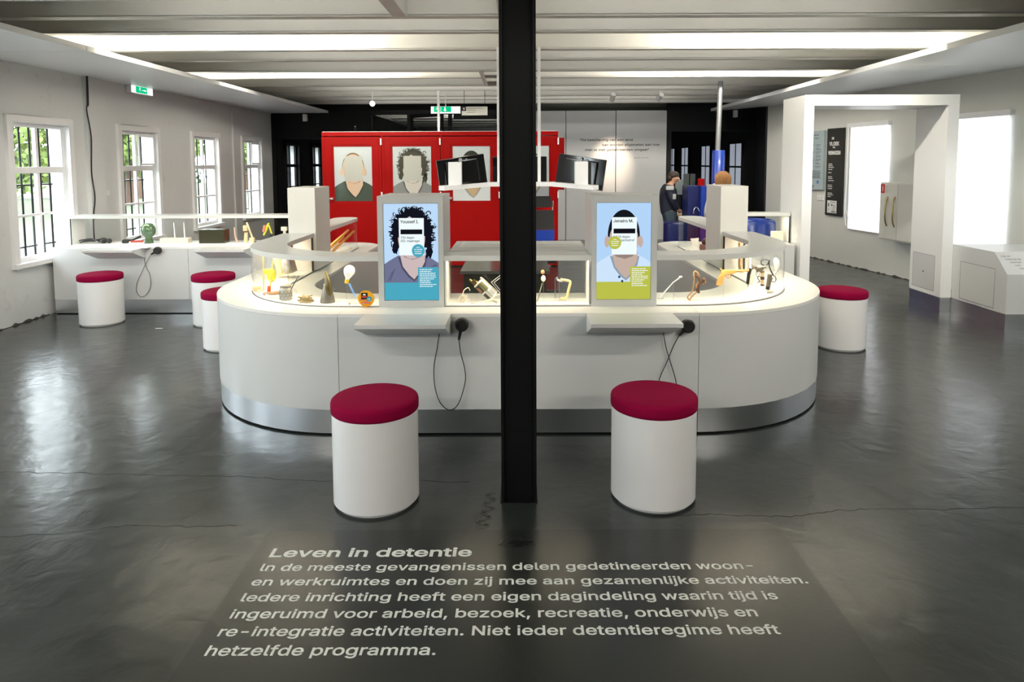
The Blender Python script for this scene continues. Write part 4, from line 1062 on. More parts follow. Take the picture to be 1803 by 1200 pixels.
# office chair inside the counter
oc = thing('office_chair', 'black office chair with a blue back shell, right of the column', 'office chair', (.20, 7.75, 0))
def curved_back(z0, z1, w0, w1, y, t, bulge=.03):
    g = G(); n = 8; m = 5; F = []; B = []
    for i in range(m + 1):
        v = i / m; z = z0 + (z1 - z0) * v; w = w0 + (w1 - w0) * v
        F.append([(.20 + w * (k / n - .5), y - bulge * cos(pi * (k / n - .5)), z) for k in range(n + 1)]); B.append([(a, b + t, c) for a, b, c in F[-1]])
    vf = [[g.bm.verts.new(p) for p in r] for r in F]; vb = [[g.bm.verts.new(p) for p in r] for r in B]
    for i in range(m):
        for k in range(n):
            g.bm.faces.new((vf[i][k], vf[i][k + 1], vf[i + 1][k + 1], vf[i + 1][k])); g.bm.faces.new((vb[i][k + 1], vb[i][k], vb[i + 1][k], vb[i + 1][k + 1]))
        for k, s in ((0, 1), (n, -1)): g.bm.faces.new((vf[i][k], vf[i + 1][k], vb[i + 1][k], vb[i][k]))
    for i in (0, m):
        for k in range(n): g.bm.faces.new((vf[i][k], vf[i][k + 1], vb[i][k + 1], vb[i][k]))
    return g
curved_back(1.09, 1.215, .36, .34, 7.66, .05).build('headrest', 'rub', oc)
curved_back(.84, 1.055, .42, .40, 7.66, .06).build('backrest', 'rub', oc)
curved_back(.52, .835, .42, .42, 7.655, .03).build('back_shell', 'blue', oc)
G().box(.13, .27, 7.655, 7.675, 1.06, 1.085).build('lumbar_clip', 'red', oc, smooth=False)
for x in (.02, .385): G().tube([(x, 7.70, .6), (x + .005, 7.69, 1.0), (x + .01, 7.69, 1.16)], .009, 8).build('back_frame', 'chrome', oc)
G().box(-.04, .44, 7.72, 8.18, .44, .51, bev=.02).build('seat', 'rub', oc)
g = G(); g.tube([(.20, 7.95, .08), (.20, 7.95, .44)], .025, 12)
for k in range(5):
    a = k * 2 * pi / 5; g.tube([(.20, 7.95, .10), (.20 + .28 * cos(a), 7.95 + .28 * sin(a), .065)], .018, 8)
g.build('foot', 'rub', oc)
for k in range(5):
    a = k * 2 * pi / 5; G().tube([(.20 + .28 * cos(a) - .012, 7.95 + .28 * sin(a), .028), (.20 + .28 * cos(a) + .012, 7.95 + .28 * sin(a), .028)], .028, 12).build('castor', 'rub', oc)
# staff table inside the U
tb = thing('staff_table', 'low dark table inside the curved counter, seen through the front glass case', 'table', (-.1, 5.7, 0))
G().box(-.46, .25, 5.35, 5.92, .715, .74, bev=.002).build('table_top', mat('grey table top', (.13, .135, .125), .15), tb, smooth=False)
dp = mat('dark olive panel', (.035, .040, .030), .35)
G().box(-.43, .22, 5.37, 5.39, .02, .715).build('front_panel', dp, tb, smooth=False)
for x in (-.42, .21): G().box(x - .012, x + .012, 5.39, 5.90, 0, .715).build('side_panel', dp, tb, smooth=False)

# ================================================================== FLOOR LETTERING
fs = thing('floor_sticker', 'dark matt film with the white paragraph printed on the floor in front of the counter', 'floor text', (0, 2.2, 0))
M['film'] = mat('clear matt floor film', (.014, .017, .016), .27, var=.2, vscale=6, spec=.5, bump=.04, bscale=50)
g = G(); g.prism([(-1.09, 1.55), (1.15, 1.55), (1.14, 2.86), (-1.09, 2.86)], .0004, .0012); g.build('film', 'film', fs, smooth=False)
ln = [('Leven in detentie', -1.018, 2.661, .114, .82, .0028), ('In de meeste gevangenissen delen gedetineerden woon-', -1.022, 2.566, .090, 1.945, .0013),
      ('en werkruimtes en doen zij mee aan gezamenlijke activiteiten.', -1.022, 2.473, .090, 2.12, .0013), ('Iedere inrichting heeft een eigen dagindeling waarin tijd is', -1.022, 2.379, .090, 1.97, .0013),
      ('ingeruimd voor arbeid, bezoek, recreatie, onderwijs en', -1.024, 2.286, .090, 1.865, .0013), ('re-integratie activiteiten. Niet ieder detentieregime heeft', -1.026, 2.195, .090, 1.912, .0013),
      ('hetzelfde programma.', -1.028, 2.103, .090, .752, .0013)]
for s_, x, y, sz, w_, b_ in ln:
    text('text_line', [text_geo(s_, sz, frame((x, y, .0016), (1, 0, 0), (0, 1, 0)), b_, width=w_)], 'tape', fs)
g = G(); P = Pic(frame((0, 0, .0006), (1, 0, 0), (0, 1, 0)))
stain = mat('tar stain', (.012, .013, .012), .3)
zig = [(-.12, 3.20), (-.155, 3.17), (-.115, 3.13), (-.165, 3.09), (-.12, 3.05), (-.17, 3.01), (-.13, 2.97), (-.185, 2.93), (-.14, 2.90), (-.19, 2.87)]
sp = smooth_path([(a, b, 0) for a, b in zig], 5)
for a, b in zip(sp, sp[1:]):
    d = (b - a).normalized(); n = V((-d.y, d.x, 0)) * .011
    P.poly([tuple((a - n)[:2]), tuple((b - n)[:2]), tuple((b + n)[:2]), tuple((a + n)[:2])], stain); P.k = 0
P.k = 5
for i_, (a_, b_) in enumerate(((.075, .035), (.055, .02))):
    P.oval(-.01 + .012 * i_, 2.765 - .012 * i_, a_, b_, stain if i_ == 0 else M['blk'], 26, .25, 4 + i_)
tag(P.build('floor_stain'), 'dark wavy tar line on the floor left of the foot of the black column', 'stain')
def crack(pts, label, seed):
    rn = random.Random(seed); q = []
    for (a, b) in zip(pts, pts[1:]):
        for k in range(9): t = k / 9; q.append(V((a[0] + (b[0] - a[0]) * t, a[1] + (b[1] - a[1]) * t + rn.uniform(-.008, .008), 0)))
    P = Pic(frame((0, 0, .0001), (1, 0, 0), (0, 1, 0)))
    for a, b in zip(q, q[1:]):
        n = V((0, rn.uniform(.0010, .0024), 0)); P.poly([tuple((a - n)[:2]), tuple((b - n)[:2]), tuple((b + n)[:2]), tuple((a + n)[:2])], 'blk'); P.k = 0
    tag(P.build('floor_crack'), label, 'crack')
crack([(-4.2, 3.50), (-2.708, 3.445), (-2.249, 3.422), (-1.795, 3.398), (-1.438, 3.383), (-1.131, 3.336), (-.896, 3.316), (-.789, 3.346), (-.556, 3.331), (-.21, 3.298)], 'long thin crack across the floor to the left of the black column', 1)
crack([(-3.2, 2.80), (-2.235, 2.819), (-2.054, 2.841), (-1.945, 2.863), (-1.748, 2.908), (-1.465, 2.896), (-1.192, 2.904)], 'short thin crack in the floor left of the lettering', 2)
crack([(.607, 2.972), (.842, 2.986), (1.068, 2.969), (1.273, 2.967), (1.476, 3.016), (1.692, 3.03), (1.917, 3.013), (2.22, 3.036), (3.2, 3.05)], 'thin crack running across the floor to the right of the right front stool', 3)
o = G().box(-3.53, -3.46, 6.52, 6.54, 0.0005, .002).build('paper_scrap', 'paper', smooth=False); tag(o, 'tiny white scrap of paper on the floor beside the left wall counter stool', 'paper scrap')

# ================================================================== EXHIBITS IN THE CURVED COUNTER
ZB = .7345
def ex(name, label, cat, loc, group=None): return thing(name, label, cat, loc, group)
def rod(t, x, y, ztop, name='stand'): G().tube([(x, y, ZB), (x, y, ztop)], .0012, 6).build(name, 'steel2', t)
acr = M['plex']
# left corner: small improvised things
for x, y, z1, lean, lab, tip in ((-1.735, 4.60, .965, .005, 'thin yellow stick standing in the left corner of the case', False), (-1.645, 4.47, .955, .028, 'thin yellow stick with a red tip standing in the left corner of the case', True)):
    t = ex('yellow_stick', lab, 'stick', (x, y, ZB))
    G().tube([(x, y, ZB), (x + lean * .3, y, ZB + (z1 - ZB) * .5), (x + lean, y, z1)], [.0055, .005, .0045], 8).build('shaft', mat('yellow straw', (.80, .50, .12), .5), t)
    if tip: G().tube([(x - .006, y - .012, ZB + .012), (x - .001, y - .01, ZB + .055)], .011, 10).build('tip', mat('orange red rubber', (.72, .10, .03), .4), t)
t = ex('sponge_figure', 'yellow sponge-like lump standing in the left corner of the case', 'sponge', (-1.80, 4.95, ZB))
G().ball((-1.80, 4.93, ZB + .05), .035, 14, (1, .7, 1.4)).ball((-1.835, 4.93, ZB + .075), .022, 12, (1.3, .7, .8)).build('body', mat('yellow sponge', (.62, .55, .03), .8, bump=.4, bscale=120), t)
SM = [(-1.765, 4.56, .045, .03, .03, (.70, .38, .12), 'small orange wooden block among the trinkets in the left corner', 'block'),
      (-1.80, 4.64, .05, .03, .022, (.70, .40, .28), 'small pinkish block among the trinkets in the left corner', 'block'),
      (-1.69, 4.58, .016, .016, .04, (.25, .50, .72), 'tiny light blue tube among the trinkets in the left corner', 'tube'),
      (-1.73, 4.52, .03, .03, .02, (.62, .50, .30), 'small tan knob at the far left of the case', 'knob'),
      (-1.69, 4.455, .045, .02, .018, (.62, .60, .66), 'small lilac block at the far left of the case', 'block')]
for x, y, a, b, c, co, lab, cat in SM:
    tag(G().box(x - a / 2, x + a / 2, y - b / 2, y + b / 2, ZB, ZB + c, bev=.004).build('small_trinket', mat('trinket ' + lab[:12], co, .5), smooth=False), lab, cat)
o = G().tube([(-1.67, 4.42, ZB + .010), (-1.63, 4.42, ZB + .012), (-1.57, 4.43, ZB + .016)], [.010, .011, .012], 10).build('cork_roll', mat('cork', (.36, .20, .10), .8, var=.3, vscale=60)); tag(o, 'brown cork roll lying in the left corner of the case', 'roll')
t = ex('glass_tube', 'thin clear tube lying in front of the trinkets in the left corner', 'tube', (-1.6, 4.27, ZB))
G().tube(smooth_path([(-1.64, 4.385, ZB + .008), (-1.60, 4.35, ZB + .008), (-1.54, 4.32, ZB + .009), (-1.52, 4.31, ZB + .008)]), .008, 10).build('tube', 'bone', t)
# glass mug with honeycomb pattern
t = ex('glass_mug', 'glass mug with a honeycomb pattern holding a black stick', 'mug', (-1.44, 4.21, ZB))
mx_, my_ = -1.472, 4.27
G().lathe([(.0, 0), (.030, 0), (.034, .006), (.037, .03), (.036, .072), (.033, .082), (.034, .092), (.036, .10), (.031, .10), (.030, .082), (.033, .07), (.033, .012), (0, .010)], (mx_, my_, ZB), 32).build('glass_body', mat('mug glass', (.72, .70, .62), .12, trans=.25, coat=.5), t)
g = G()
for r_ in range(3):
    for k in range(10):
        a = 2 * pi * (k + .5 * (r_ % 2)) / 10; R = .0378; z = ZB + .016 + r_ * .0205
        c = V((mx_ + R * cos(a), my_ + R * sin(a), z)); tx = V((-sin(a), cos(a), 0))
        g.tube([c + tx * .0105 * cos(q * pi / 3 + pi / 6) + V((0, 0, .0115 * sin(q * pi / 3 + pi / 6))) for q in range(6)], .0011, 5, closed=True)
g.build('honeycomb_lines', mat('dark glass lines', (.16, .15, .12), .4), t)
G().tube(smooth_path([(mx_ + .034, my_, ZB + .075), (mx_ + .062, my_, ZB + .062), (mx_ + .066, my_, ZB + .035), (mx_ + .036, my_, ZB + .02)]), .005, 8).build('handle', 'plex', t)
G().lathe([(.0345, .083), (.0365, .083), (.0365, .090), (.0345, .090)], (mx_, my_, ZB), 32).build('rim', 'gun', t)
o = G().tube([(mx_ + .0, my_ + .01, ZB + .012), (mx_ + .075, my_ + .03, ZB + .15)], .0028, 8).build('black_stick', 'rub'); tag(o, 'thin black stick leaning out of the honeycomb glass mug', 'stick')
# pile of hollow sticks
sx_, sy_ = -1.325, 4.19
first = None
for i in range(26):
    rn = random.Random(i + 3); a = rn.uniform(-.9, .9) + (pi if i % 2 else 0); L = rn.uniform(.045, .07)
    if first is None: o = first = G().lathe([(.0035, 0), (.0048, 0), (.0045, .03), (.0048, .06), (.0035, .06)], n=8, mtx=Matrix.Rotation(pi / 2, 4, 'Y') @ Matrix.Translation((0, 0, -.03))).build('straw_piece', mat('dry straw', (.40, .30, .13), .6, var=.6, vscale=60))
    else: o = first.copy(); COL.objects.link(o)
    o.location = (sx_ + rn.uniform(-.034, .034) * (1 - i / 50), sy_ + rn.uniform(-.018, .018) * (1 - i / 50), ZB + .0055 + (i // 6) * .0080); o.rotation_euler = (0, rn.uniform(-.3, .3) * min(1, i / 12), a)
    tag(o, 'short hollow straw piece in the little heap beside the honeycomb mug', 'straw', 'heap of straw pieces')
# bottle-neck cone with olive horn
t = ex('cone_pipe', 'smoke-grey cone with an olive horn tied to its top', 'pipe', (-1.186, 4.19, ZB))
cx_, cy_ = -1.186, 4.19
M['smoke'] = mat('smoked plastic', (.20, .18, .15), .2, trans=.25, coat=.3)
G().lathe([(0, 0), (.044, 0), (.046, .006), (.036, .05), (.024, .095), (.018, .118), (0, .118)], (cx_, cy_, ZB), 32).build('cone', 'smoke', t)
G().tube(smooth_path([(cx_ + .022, cy_ - .022, ZB + .045), (cx_ + .012, cy_ - .016, ZB + .10), (cx_ + .002, cy_ - .006, ZB + .15), (cx_ - .008, cy_, ZB + .196)]), [.011 + .010 * sin(pi * min(1, k / 20)) ** .8 if k < 20 else .0125 - .0008 * (k - 20) for k in range(25)], 14).build('horn', mat('olive plastic', (.085, .065, .015), .2, var=.6, vscale=30, coat=.5), t)
G().tube([(cx_ - .018, cy_ - .02, ZB + .115), (cx_ + .02, cy_ - .02, ZB + .113)], .003, 6).build('string', 'bone', t)
G().tube([(cx_ + .02, cy_ - .03, ZB + .062), (cx_ + .055, cy_ - .02, ZB + .09)], .0014, 6).build('needle', 'gun', t)
# light bulb on a blue pen
t = ex('bulb_pipe', 'white light bulb with yellow collar on a pale blue pen, held on a wire', 'pipe', (-1.05, 4.19, ZB))
m_ = Matrix.Translation((-1.062, 4.19, .868)) @ Matrix.Rotation(radians(14), 4, 'Y')
G().lathe([(.012, .010), (.014, .02), (.024, .034), (.032, .052), (.034, .066), (.031, .082), (.022, .094), (.010, .100), (0, .1015)], n=28, mtx=m_).build('bulb', mat('frosted bulb', (.88, .85, .84), .2, emis=(1, .9, .85), estr=.12), t)
G().lathe([(0, -.014), (.013, -.014), (.014, .012), (0, .012)], n=16, mtx=m_).build('collar', mat('yellow plastic', (.78, .50, .03), .4), t)
G().tube([(-1.050, 4.188, .853), (-1.010, 4.18, .772)], [.0075, .005], 8).build('pen', mat('pale blue plastic', (.18, .36, .72), .3), t)
rod(t, -1.066, 4.19, .858)
# round orange sticker on the glass
t = ex('round_sticker', 'round orange sticker on the outside of the glass case, left of the kiosk', 'sticker', (-.917, 4.09, .785))
P = Pic(frame((-.924, 4.0915, .7765), (1, 0, 0), (0, 0, 1))); og = pr('orange', (.75, .36, .01)); rdp = pr('brick red', (.55, .06, .03)); bl = pr('petrol', (.03, .28, .42)); bkp = pr('black', (.01, .01, .01)); wtp = pr('white', (.8, .8, .78))
P.oval(0, 0, .050, .050, og, 40); P.poly([(-.028, -.038), (-.010, -.056), (.008, -.048)], og)
P.rect(-.030, .010, -.005, .036, bkp); P.rect(-.018, -.002, .020, .028, wtp); P.rect(-.026, .004, .006, .016, rdp); P.oval(.019, -.002, .016, .016, bl, 20); P.text('12', .018, .011, -.008, wtp, .0004)
P.rect(-.040, -.012, -.012, -.004, rdp); P.text('KIJK', .008, -.037, -.011, wtp, 0, width=.02); P.rect(-.010, .008, -.019, -.011, rdp); P.text('EN', .008, -.007, -.018, wtp, 0, width=.012)
P.rect(-.032, .026, -.032, -.023, rdp); P.text('ONDERZOEK', .009, -.030, -.031, wtp, 0, width=.053)
P.build('print', t)
t = ex('syringe', 'small white syringe lying on the case floor in front of the blue pen', 'syringe', (-1.0, 4.13, ZB))
G().tube([(-1.05, 4.15, ZB + .005), (-.975, 4.135, ZB + .005)], .005, 8).build('barrel', 'bone', t); G().tube([(-1.035, 4.115, ZB + .006), (-1.028, 4.118, ZB + .006)], .006, 8).build('plunger', 'gun', t)

# tattoo machine made from a tin can
t = ex('tin_can_machine', 'home-made machine of a tin can with brass motor and cords, left of the column', 'machine', (-.23, 4.19, ZB))
m_ = Matrix.Translation((-.155, 4.20, .765)) @ Matrix.Rotation(radians(-46), 4, 'Y')
G().lathe([(.0, 0), (.037, 0), (.040, .003), (.040, .128), (.037, .131), (0, .131)], n=36, mtx=m_).build('can', mat('bare tin', (.66, .64, .58), .3, .6), t)
def wrap(a0, a1, z0, z1, m, name, R=.0405):
    g = G(); n = 8; v = []
    for k in range(n + 1):
        a = a0 + (a1 - a0) * k / n; v.append([m_ @ V((R * cos(a), R * sin(a), z)) for z in (z0, z1)])
    vv = [[g.bm.verts.new(p) for p in q] for q in v]
    for k in range(n): g.bm.faces.new((vv[k][0], vv[k + 1][0], vv[k + 1][1], vv[k][1]))
    return g.build(name, m, t)
wrap(-2.9, -1.7, .065, .122, mat('black label', (.03, .03, .02), .4), 'label'); wrap(-1.65, -.9, .06, .122, mat('olive label', (.16, .15, .05), .4), 'label'); wrap(-2.6, -1.9, .008, .055, mat('black label', (.03, .03, .02), .4), 'label'); wrap(-1.2, -.3, .01, .05, mat('grey label', (.30, .30, .28), .4), 'label'); wrap(-2.55, -2.1, .075, .11, mat('red brown label', (.35, .10, .04), .4), 'label', .0408)
m2_ = m_ @ Matrix.Translation((0, 0, .131))
G().lathe([(0, 0), (.016, 0), (.016, .012), (.011, .014), (.011, .028), (0, .028)], (-.014, 0, 0), 18, m2_).box(-.03, -.004, -.02, -.012, .004, .034, mtx=m2_).lathe([(0, 0), (.007, 0), (.007, .045), (.004, .05), (0, .05)], (-.024, 0, 0), 12, m2_).build('motor', 'brass', t)
G().ball(m2_ @ V((.03, 0, .004)), .008, 10).tube([m2_ @ V((.03, 0, 0)), m2_ @ V((.026, -.01, -.02))], .005, 8).build('knob', 'steel2', t)
g = G()
for k in range(4):
    a = k * .5; g.tube([(-.345 + (.020 + .003 * k) * cos(q * pi / 6), 4.15 + .008 * k, ZB + .024 + .020 * sin(q * pi / 6 + a)) for q in range(12)], .0028, 6, closed=True)
g.tube(smooth_path([(-.345, 4.16, ZB + .045), (-.335, 4.17, ZB + .075), (-.31, 4.18, ZB + .09), (-.30, 4.19, ZB + .07)]), .0028, 6)
g.build('coiled_cord', 'bone', t)
g = G(); g.tube(smooth_path([(-.29, 4.13, ZB + .004), (-.24, 4.13, ZB + .010), (-.20, 4.14, ZB + .016), (-.165, 4.14, ZB + .03), (-.14, 4.15, ZB + .045), (-.10, 4.15, ZB + .055)]), .0035, 6); g.tube(smooth_path([(-.20, 4.13, ZB + .008), (-.15, 4.13, ZB + .025), (-.12, 4.14, ZB + .012)]), .005, 6); g.build('lead', 'bone', t)
G().tube([(-.185, 4.14, ZB + .028), (-.13, 4.14, ZB + .003)], .003, 6).build('needle', 'gun', t)
# white square frame
t = ex('wire_square', 'small white wire frame with double edge, left edge of the column', 'frame', (-.10, 4.25, .85))
mm = Matrix.Translation((-.11, 4.24, .84)) @ Matrix.Rotation(radians(-38), 4, 'Y')
for s_ in (.030, .042): G().tube([mm @ V(p) for p in ((-s_, 0, -s_), (s_, 0, -s_), (s_, 0, s_), (-s_, 0, s_))], .0022, 6, closed=True).build('edge', 'white', t)
rod(t, -.11, 4.24, .80)
# spoon-like stick with bulb
t = ex('ball_stick', 'slanting stick with a cream bulb and brown head, just right of the column', 'tool', (.14, 4.19, ZB))
G().tube([(.118, 4.18, ZB + .003), (.150, 4.19, .85)], .004, 8).build('shaft', 'gun', t)
G().ball((.156, 4.19, .878), .015, 14, (1, 1, 1.35)).build('bulb', 'bone', t); G().ball((.152, 4.19, .918), .012, 14, (1, .8, 1.3)).build('head', 'leath', t); rod(t, .158, 4.20, .862)
# little saw
t = ex('hand_saw', 'small C-shaped saw with a yellow frame on a wire stand', 'saw', (.27, 4.19, ZB))
G().tube(smooth_path([(.262, 4.19, .872), (.30, 4.19, .866), (.322, 4.19, .857), (.318, 4.19, .83), (.308, 4.19, .79), (.304, 4.19, .765), (.285, 4.19, .752), (.262, 4.19, .755)], 4), .0085, 8).build('saw_frame', mat('yellowed bone', (.72, .56, .28), .5), t)
G().tube([(.238, 4.19, .887), (.245, 4.19, .868), (.275, 4.19, .862)], .008, 8).build('clamp', 'steel2', t); G().box(.226, .232, 4.189, 4.1905, .755, .880).build('blade', 'steel2', t, smooth=False)
G().tube([(.229, 4.19, .758), (.262, 4.19, .756)], .004, 6).build('lower_clamp', 'steel2', t); rod(t, .255, 4.20, .86); rod(t, .29, 4.20, .752)

# right side of the case
t = ex('white_toothbrush', 'thin white toothbrush-like tool held slanting on a wire, right of the green screen', 'tool', (.93, 4.19, ZB))
G().tube([(.868, 4.17, .748), (.90, 4.18, .785), (.96, 4.19, .85), (1.00, 4.19, .878)], [.004, .005, .003, .004], 8).build('shaft', 'white', t); G().ball((1.006, 4.19, .884), .009, 10, (1.3, .7, .8)).build('head', 'white', t)
G().box(.86, .90, 4.165, 4.172, .752, .756).build('needle', 'steel2', t, smooth=False); rod(t, .966, 4.20, .855)
t = ex('leather_sling', 'brown leather strap sling knotted with dark bands', 'sling', (1.11, 4.19, ZB))
G().tube(smooth_path([(1.065, 4.19, .74), (1.052, 4.19, .756), (1.062, 4.19, .772), (1.082, 4.19, .80), (1.092, 4.19, .87), (1.086, 4.19, .905), (1.098, 4.19, .920), (1.115, 4.19, .905), (1.122, 4.19, .885)]), .0045, 8).tube(smooth_path([(1.062, 4.185, .738), (1.085, 4.185, .77), (1.115, 4.185, .80), (1.105, 4.19, .83), (1.135, 4.19, .86), (1.165, 4.19, .85)]), .0045, 8).build('strap', 'leath', t)
G().tube([(1.100, 4.185, .895), (1.118, 4.185, .880), (1.128, 4.185, .855), (1.118, 4.185, .825), (1.112, 4.185, .80), (1.122, 4.185, .785)], [.008, .009, .007, .009, .010, .007], 8).ball((1.150, 4.185, .868), .013, 12).ball((1.150, 4.185, .845), .012, 12, (1.3, 1, .7)).build('knot', 'dwood', t); rod(t, 1.075, 4.20, .80)
def gun(x, z, s, m, label, name, grip='wood', barrel=.1, y=4.245, cyl=False, kx=1., kz=1.):
    """side view pistol pointing right; (x, z) is the foot of the grip"""
    t = ex(name, label, 'pistol', (x, y, ZB))
    q = lambda a, b: (x + a * s * kx, z + b * s * kz)
    g = G(); g.prism([q(0, .0), q(.26, -.02), (q(.36, .25)), q(.42, .45), q(.48, .60), q(.30, .68), q(.16, .52), q(.06, .25)], y - .010, y + .010, 'y'); g.build('grip', grip, t, smooth=False, bevel=.003)
    g = G(); g.prism([q(.28, .56), q(.50, .52), q(.78, .56), q(.95, .62), q(.95, .76), q(.34, .78), q(.22, .70)], y - .009, y + .009, 'y')
    g.tube([(q(.80, .70)[0], y, q(.80, .70)[1]), (q(.9 + barrel, .74)[0], y, q(.9 + barrel, .74)[1])], .0058 * s / .1, 12)
    g.prism([q(.24, .74), q(.30, .74), q(.22, .86), q(.16, .84)], y - .003, y + .003, 'y')
    g.build('frame', m, t, smooth=False, bevel=.002)
    G().tube([(q(.50, .54)[0], y, q(.50, .54)[1]), (q(.50, .40)[0], y, q(.50, .40)[1]), (q(.60, .34)[0], y, q(.60, .34)[1]), (q(.72, .40)[0], y, q(.72, .40)[1]), (q(.74, .56)[0], y, q(.74, .56)[1])], .0025, 6).tube([(q(.60, .54)[0], y, q(.60, .54)[1]), (q(.58, .42)[0], y, q(.58, .42)[1])], .0022, 6).build('trigger', m, t)
    if cyl:
        c0, c1 = q(.50, .70), q(.80, .70); G().tube([(c0[0], y, c0[1]), (c1[0], y, c1[1])], .0165, 14).build('cylinder', cyl, t)
    rod(t, x + .40 * s, y + .012, z + .55 * s)
    return t
gun(1.244, .822, .126, 'wood', 'carved honey-coloured wooden pistol on a wire stand', 'wooden_pistol', 'wood', .72)
gun(1.472, .811, .138, 'gun', 'dark metal revolver with an ivory grip on a wire stand', 'revolver', 'bone', .22, cyl='gun', y=4.32, kx=.72, kz=1.12)
G().prism([(1.474, .816), (1.461, .818), (1.466, .882), (1.480, .918), (1.490, .913), (1.479, .872)], 4.311, 4.329, 'y').build('backstrap', 'rub', bpy.data.objects['revolver'], smooth=False)
t = ex('wooden_strip', 'upright pale orange wooden strip in the right arm case, behind the pistols', 'strip', (1.75, 5.3, ZB))
G().prism([(5.235, .7345), (5.33, .7345), (5.35, .96), (5.30, .96), (5.29, .80)], 1.735, 1.75, 'x').build('strip', mat('orange wood', (.70, .42, .20), .5), t, smooth=False)
# club, chain and dark pistol group at the right corner
t = ex('double_pistol', 'home-made pistol of a wooden tube and taped barrel, right corner of the case', 'pistol', (1.62, 4.42, ZB))
G().tube([(1.590, 4.40, .875), (1.592, 4.40, .80)], .012, 14).build('tube', 'pale', t); G().tube([(1.589, 4.40, .885), (1.590, 4.40, .877)], .0125, 14).tube([(1.590, 4.40, .850), (1.591, 4.40, .830)], .0135, 14).tube([(1.592, 4.40, .80), (1.592, 4.40, .788)], .012, 14).build('tape', 'dwood', t)
G().tube([(1.640, 4.40, .865), (1.632, 4.40, .80), (1.625, 4.40, .765)], .012, 12, flat=1.3).build('barrel', 'gun', t); G().tube([(1.627, 4.398, .785), (1.624, 4.398, .764)], .0125, 12).build('muzzle', 'rub', t)
G().tube(smooth_path([(1.578, 4.40, .85), (1.56, 4.40, .848), (1.565, 4.40, .83), (1.575, 4.40, .82), (1.56, 4.40, .81)]), .004, 6).tube(smooth_path([(1.655, 4.40, .86), (1.672, 4.40, .848), (1.68, 4.40, .83), (1.668, 4.40, .812), (1.65, 4.40, .822), (1.66, 4.40, .84)]), .0035, 6).build('trigger', 'gun', t); rod(t, 1.593, 4.41, .79); rod(t, 1.628, 4.41, .768)
t = ex('chain_charm', 'black heart-shaped wire charm on a chain, hanging in the right corner of the case', 'charm', (1.60, 4.42, .9))
G().tube(smooth_path([(1.600, 4.38, .962), (1.575, 4.38, .965), (1.556, 4.38, .955), (1.556, 4.38, .938), (1.578, 4.38, .925), (1.598, 4.38, .935), (1.606, 4.38, .955)]), .0035, 6).build('heart', 'rub', t)
G().tube(smooth_path([(1.606, 4.38, .965), (1.610, 4.385, .92), (1.625, 4.39, .885), (1.64, 4.395, .86)]), .004, 6).build('chain', 'rub', t)
t.location.x += .018
t = ex('moulded_grip', 'white moulded handle standing on a wire at the right end of the corner case', 'handle', (1.72, 4.48, ZB))
G().tube(smooth_path([(1.700, 4.48, .958), (1.712, 4.48, .925), (1.714, 4.48, .88), (1.700, 4.48, .86)]), [.006 + .016 * sin(pi * min(1, (k + 1) / 20)) if k < 19 else .009 for k in range(25)], 12).build('body', 'white', t); rod(t, 1.705, 4.48, .86)
o = G().ball((1.66, 4.44, ZB + .012), .018, 12, (1.6, 1, .7)).build('plaster_lump', 'bone'); tag(o, 'small ivory lump on the case floor below the pistols in the right corner', 'lump')
# left arm case
t = ex('wooden_box_frame', 'pale wooden box frame with a grey plastic bag, in the left arm case', 'frame', (-1.76, 5.1, ZB))
mt = Matrix.Translation((-1.76, 5.10, .80)) @ Matrix.Rotation(radians(-14), 4, 'Y')
g = G(); g.box(-.055, -.045, -.02, .10, -.03, .19, mtx=mt); g.box(.045, .055, -.02, .10, -.03, .19, mtx=mt); g.box(-.055, .055, -.02, .10, -.04, -.03, mtx=mt); g.box(-.055, -.02, -.021, -.019, -.03, .19, mtx=mt); g.build('frame', 'pale', t, smooth=False)
o = G().ball((-1.725, 5.05, .84), .045, 14, (.9, .7, 1.5)).build('plastic_bag', mat('grey plastic film', (.42, .41, .42), .3, bump=.8, bscale=40)); tag(o, 'crumpled grey plastic bag in the left arm case', 'bag')
ow = mat('orange wood stick', (.70, .36, .08), .5, var=.2, vscale=20)
for i, (y0, z0, y1, z1, x) in enumerate(((6.10, .78, 6.85, .92, -1.74), (6.20, .75, 6.95, .90, -1.71), (6.05, .90, 6.45, .99, -1.77), (6.35, .76, 6.80, .86, -1.78))):
    tag(G().tube([(x - .03, y0, z0), (x + .03, y1, z1)], [.014, .012], 8).build('orange_stick', ow), 'long orange wooden stick in the bundle inside the end of the left arm case', 'stick', 'orange sticks in the left arm case')
o = G().tube(smooth_path([(-1.80, 6.1, .745), (-1.72, 6.5, .745), (-1.66, 6.75, .745), (-1.72, 6.9, .745)]), .007, 8).build('rope_piece', 'bone'); tag(o, 'cream cord lying at the end of the left arm case', 'cord')
o = G().prism([(-1.80, .735), (-1.66, .735), (-1.68, .765), (-1.78, .755)], 5.75, 5.80, 'y').build('brown_wedge', 'leath', smooth=False); tag(o, 'flat brown wooden wedge in the left arm case beside the kiosk pillar', 'wedge')
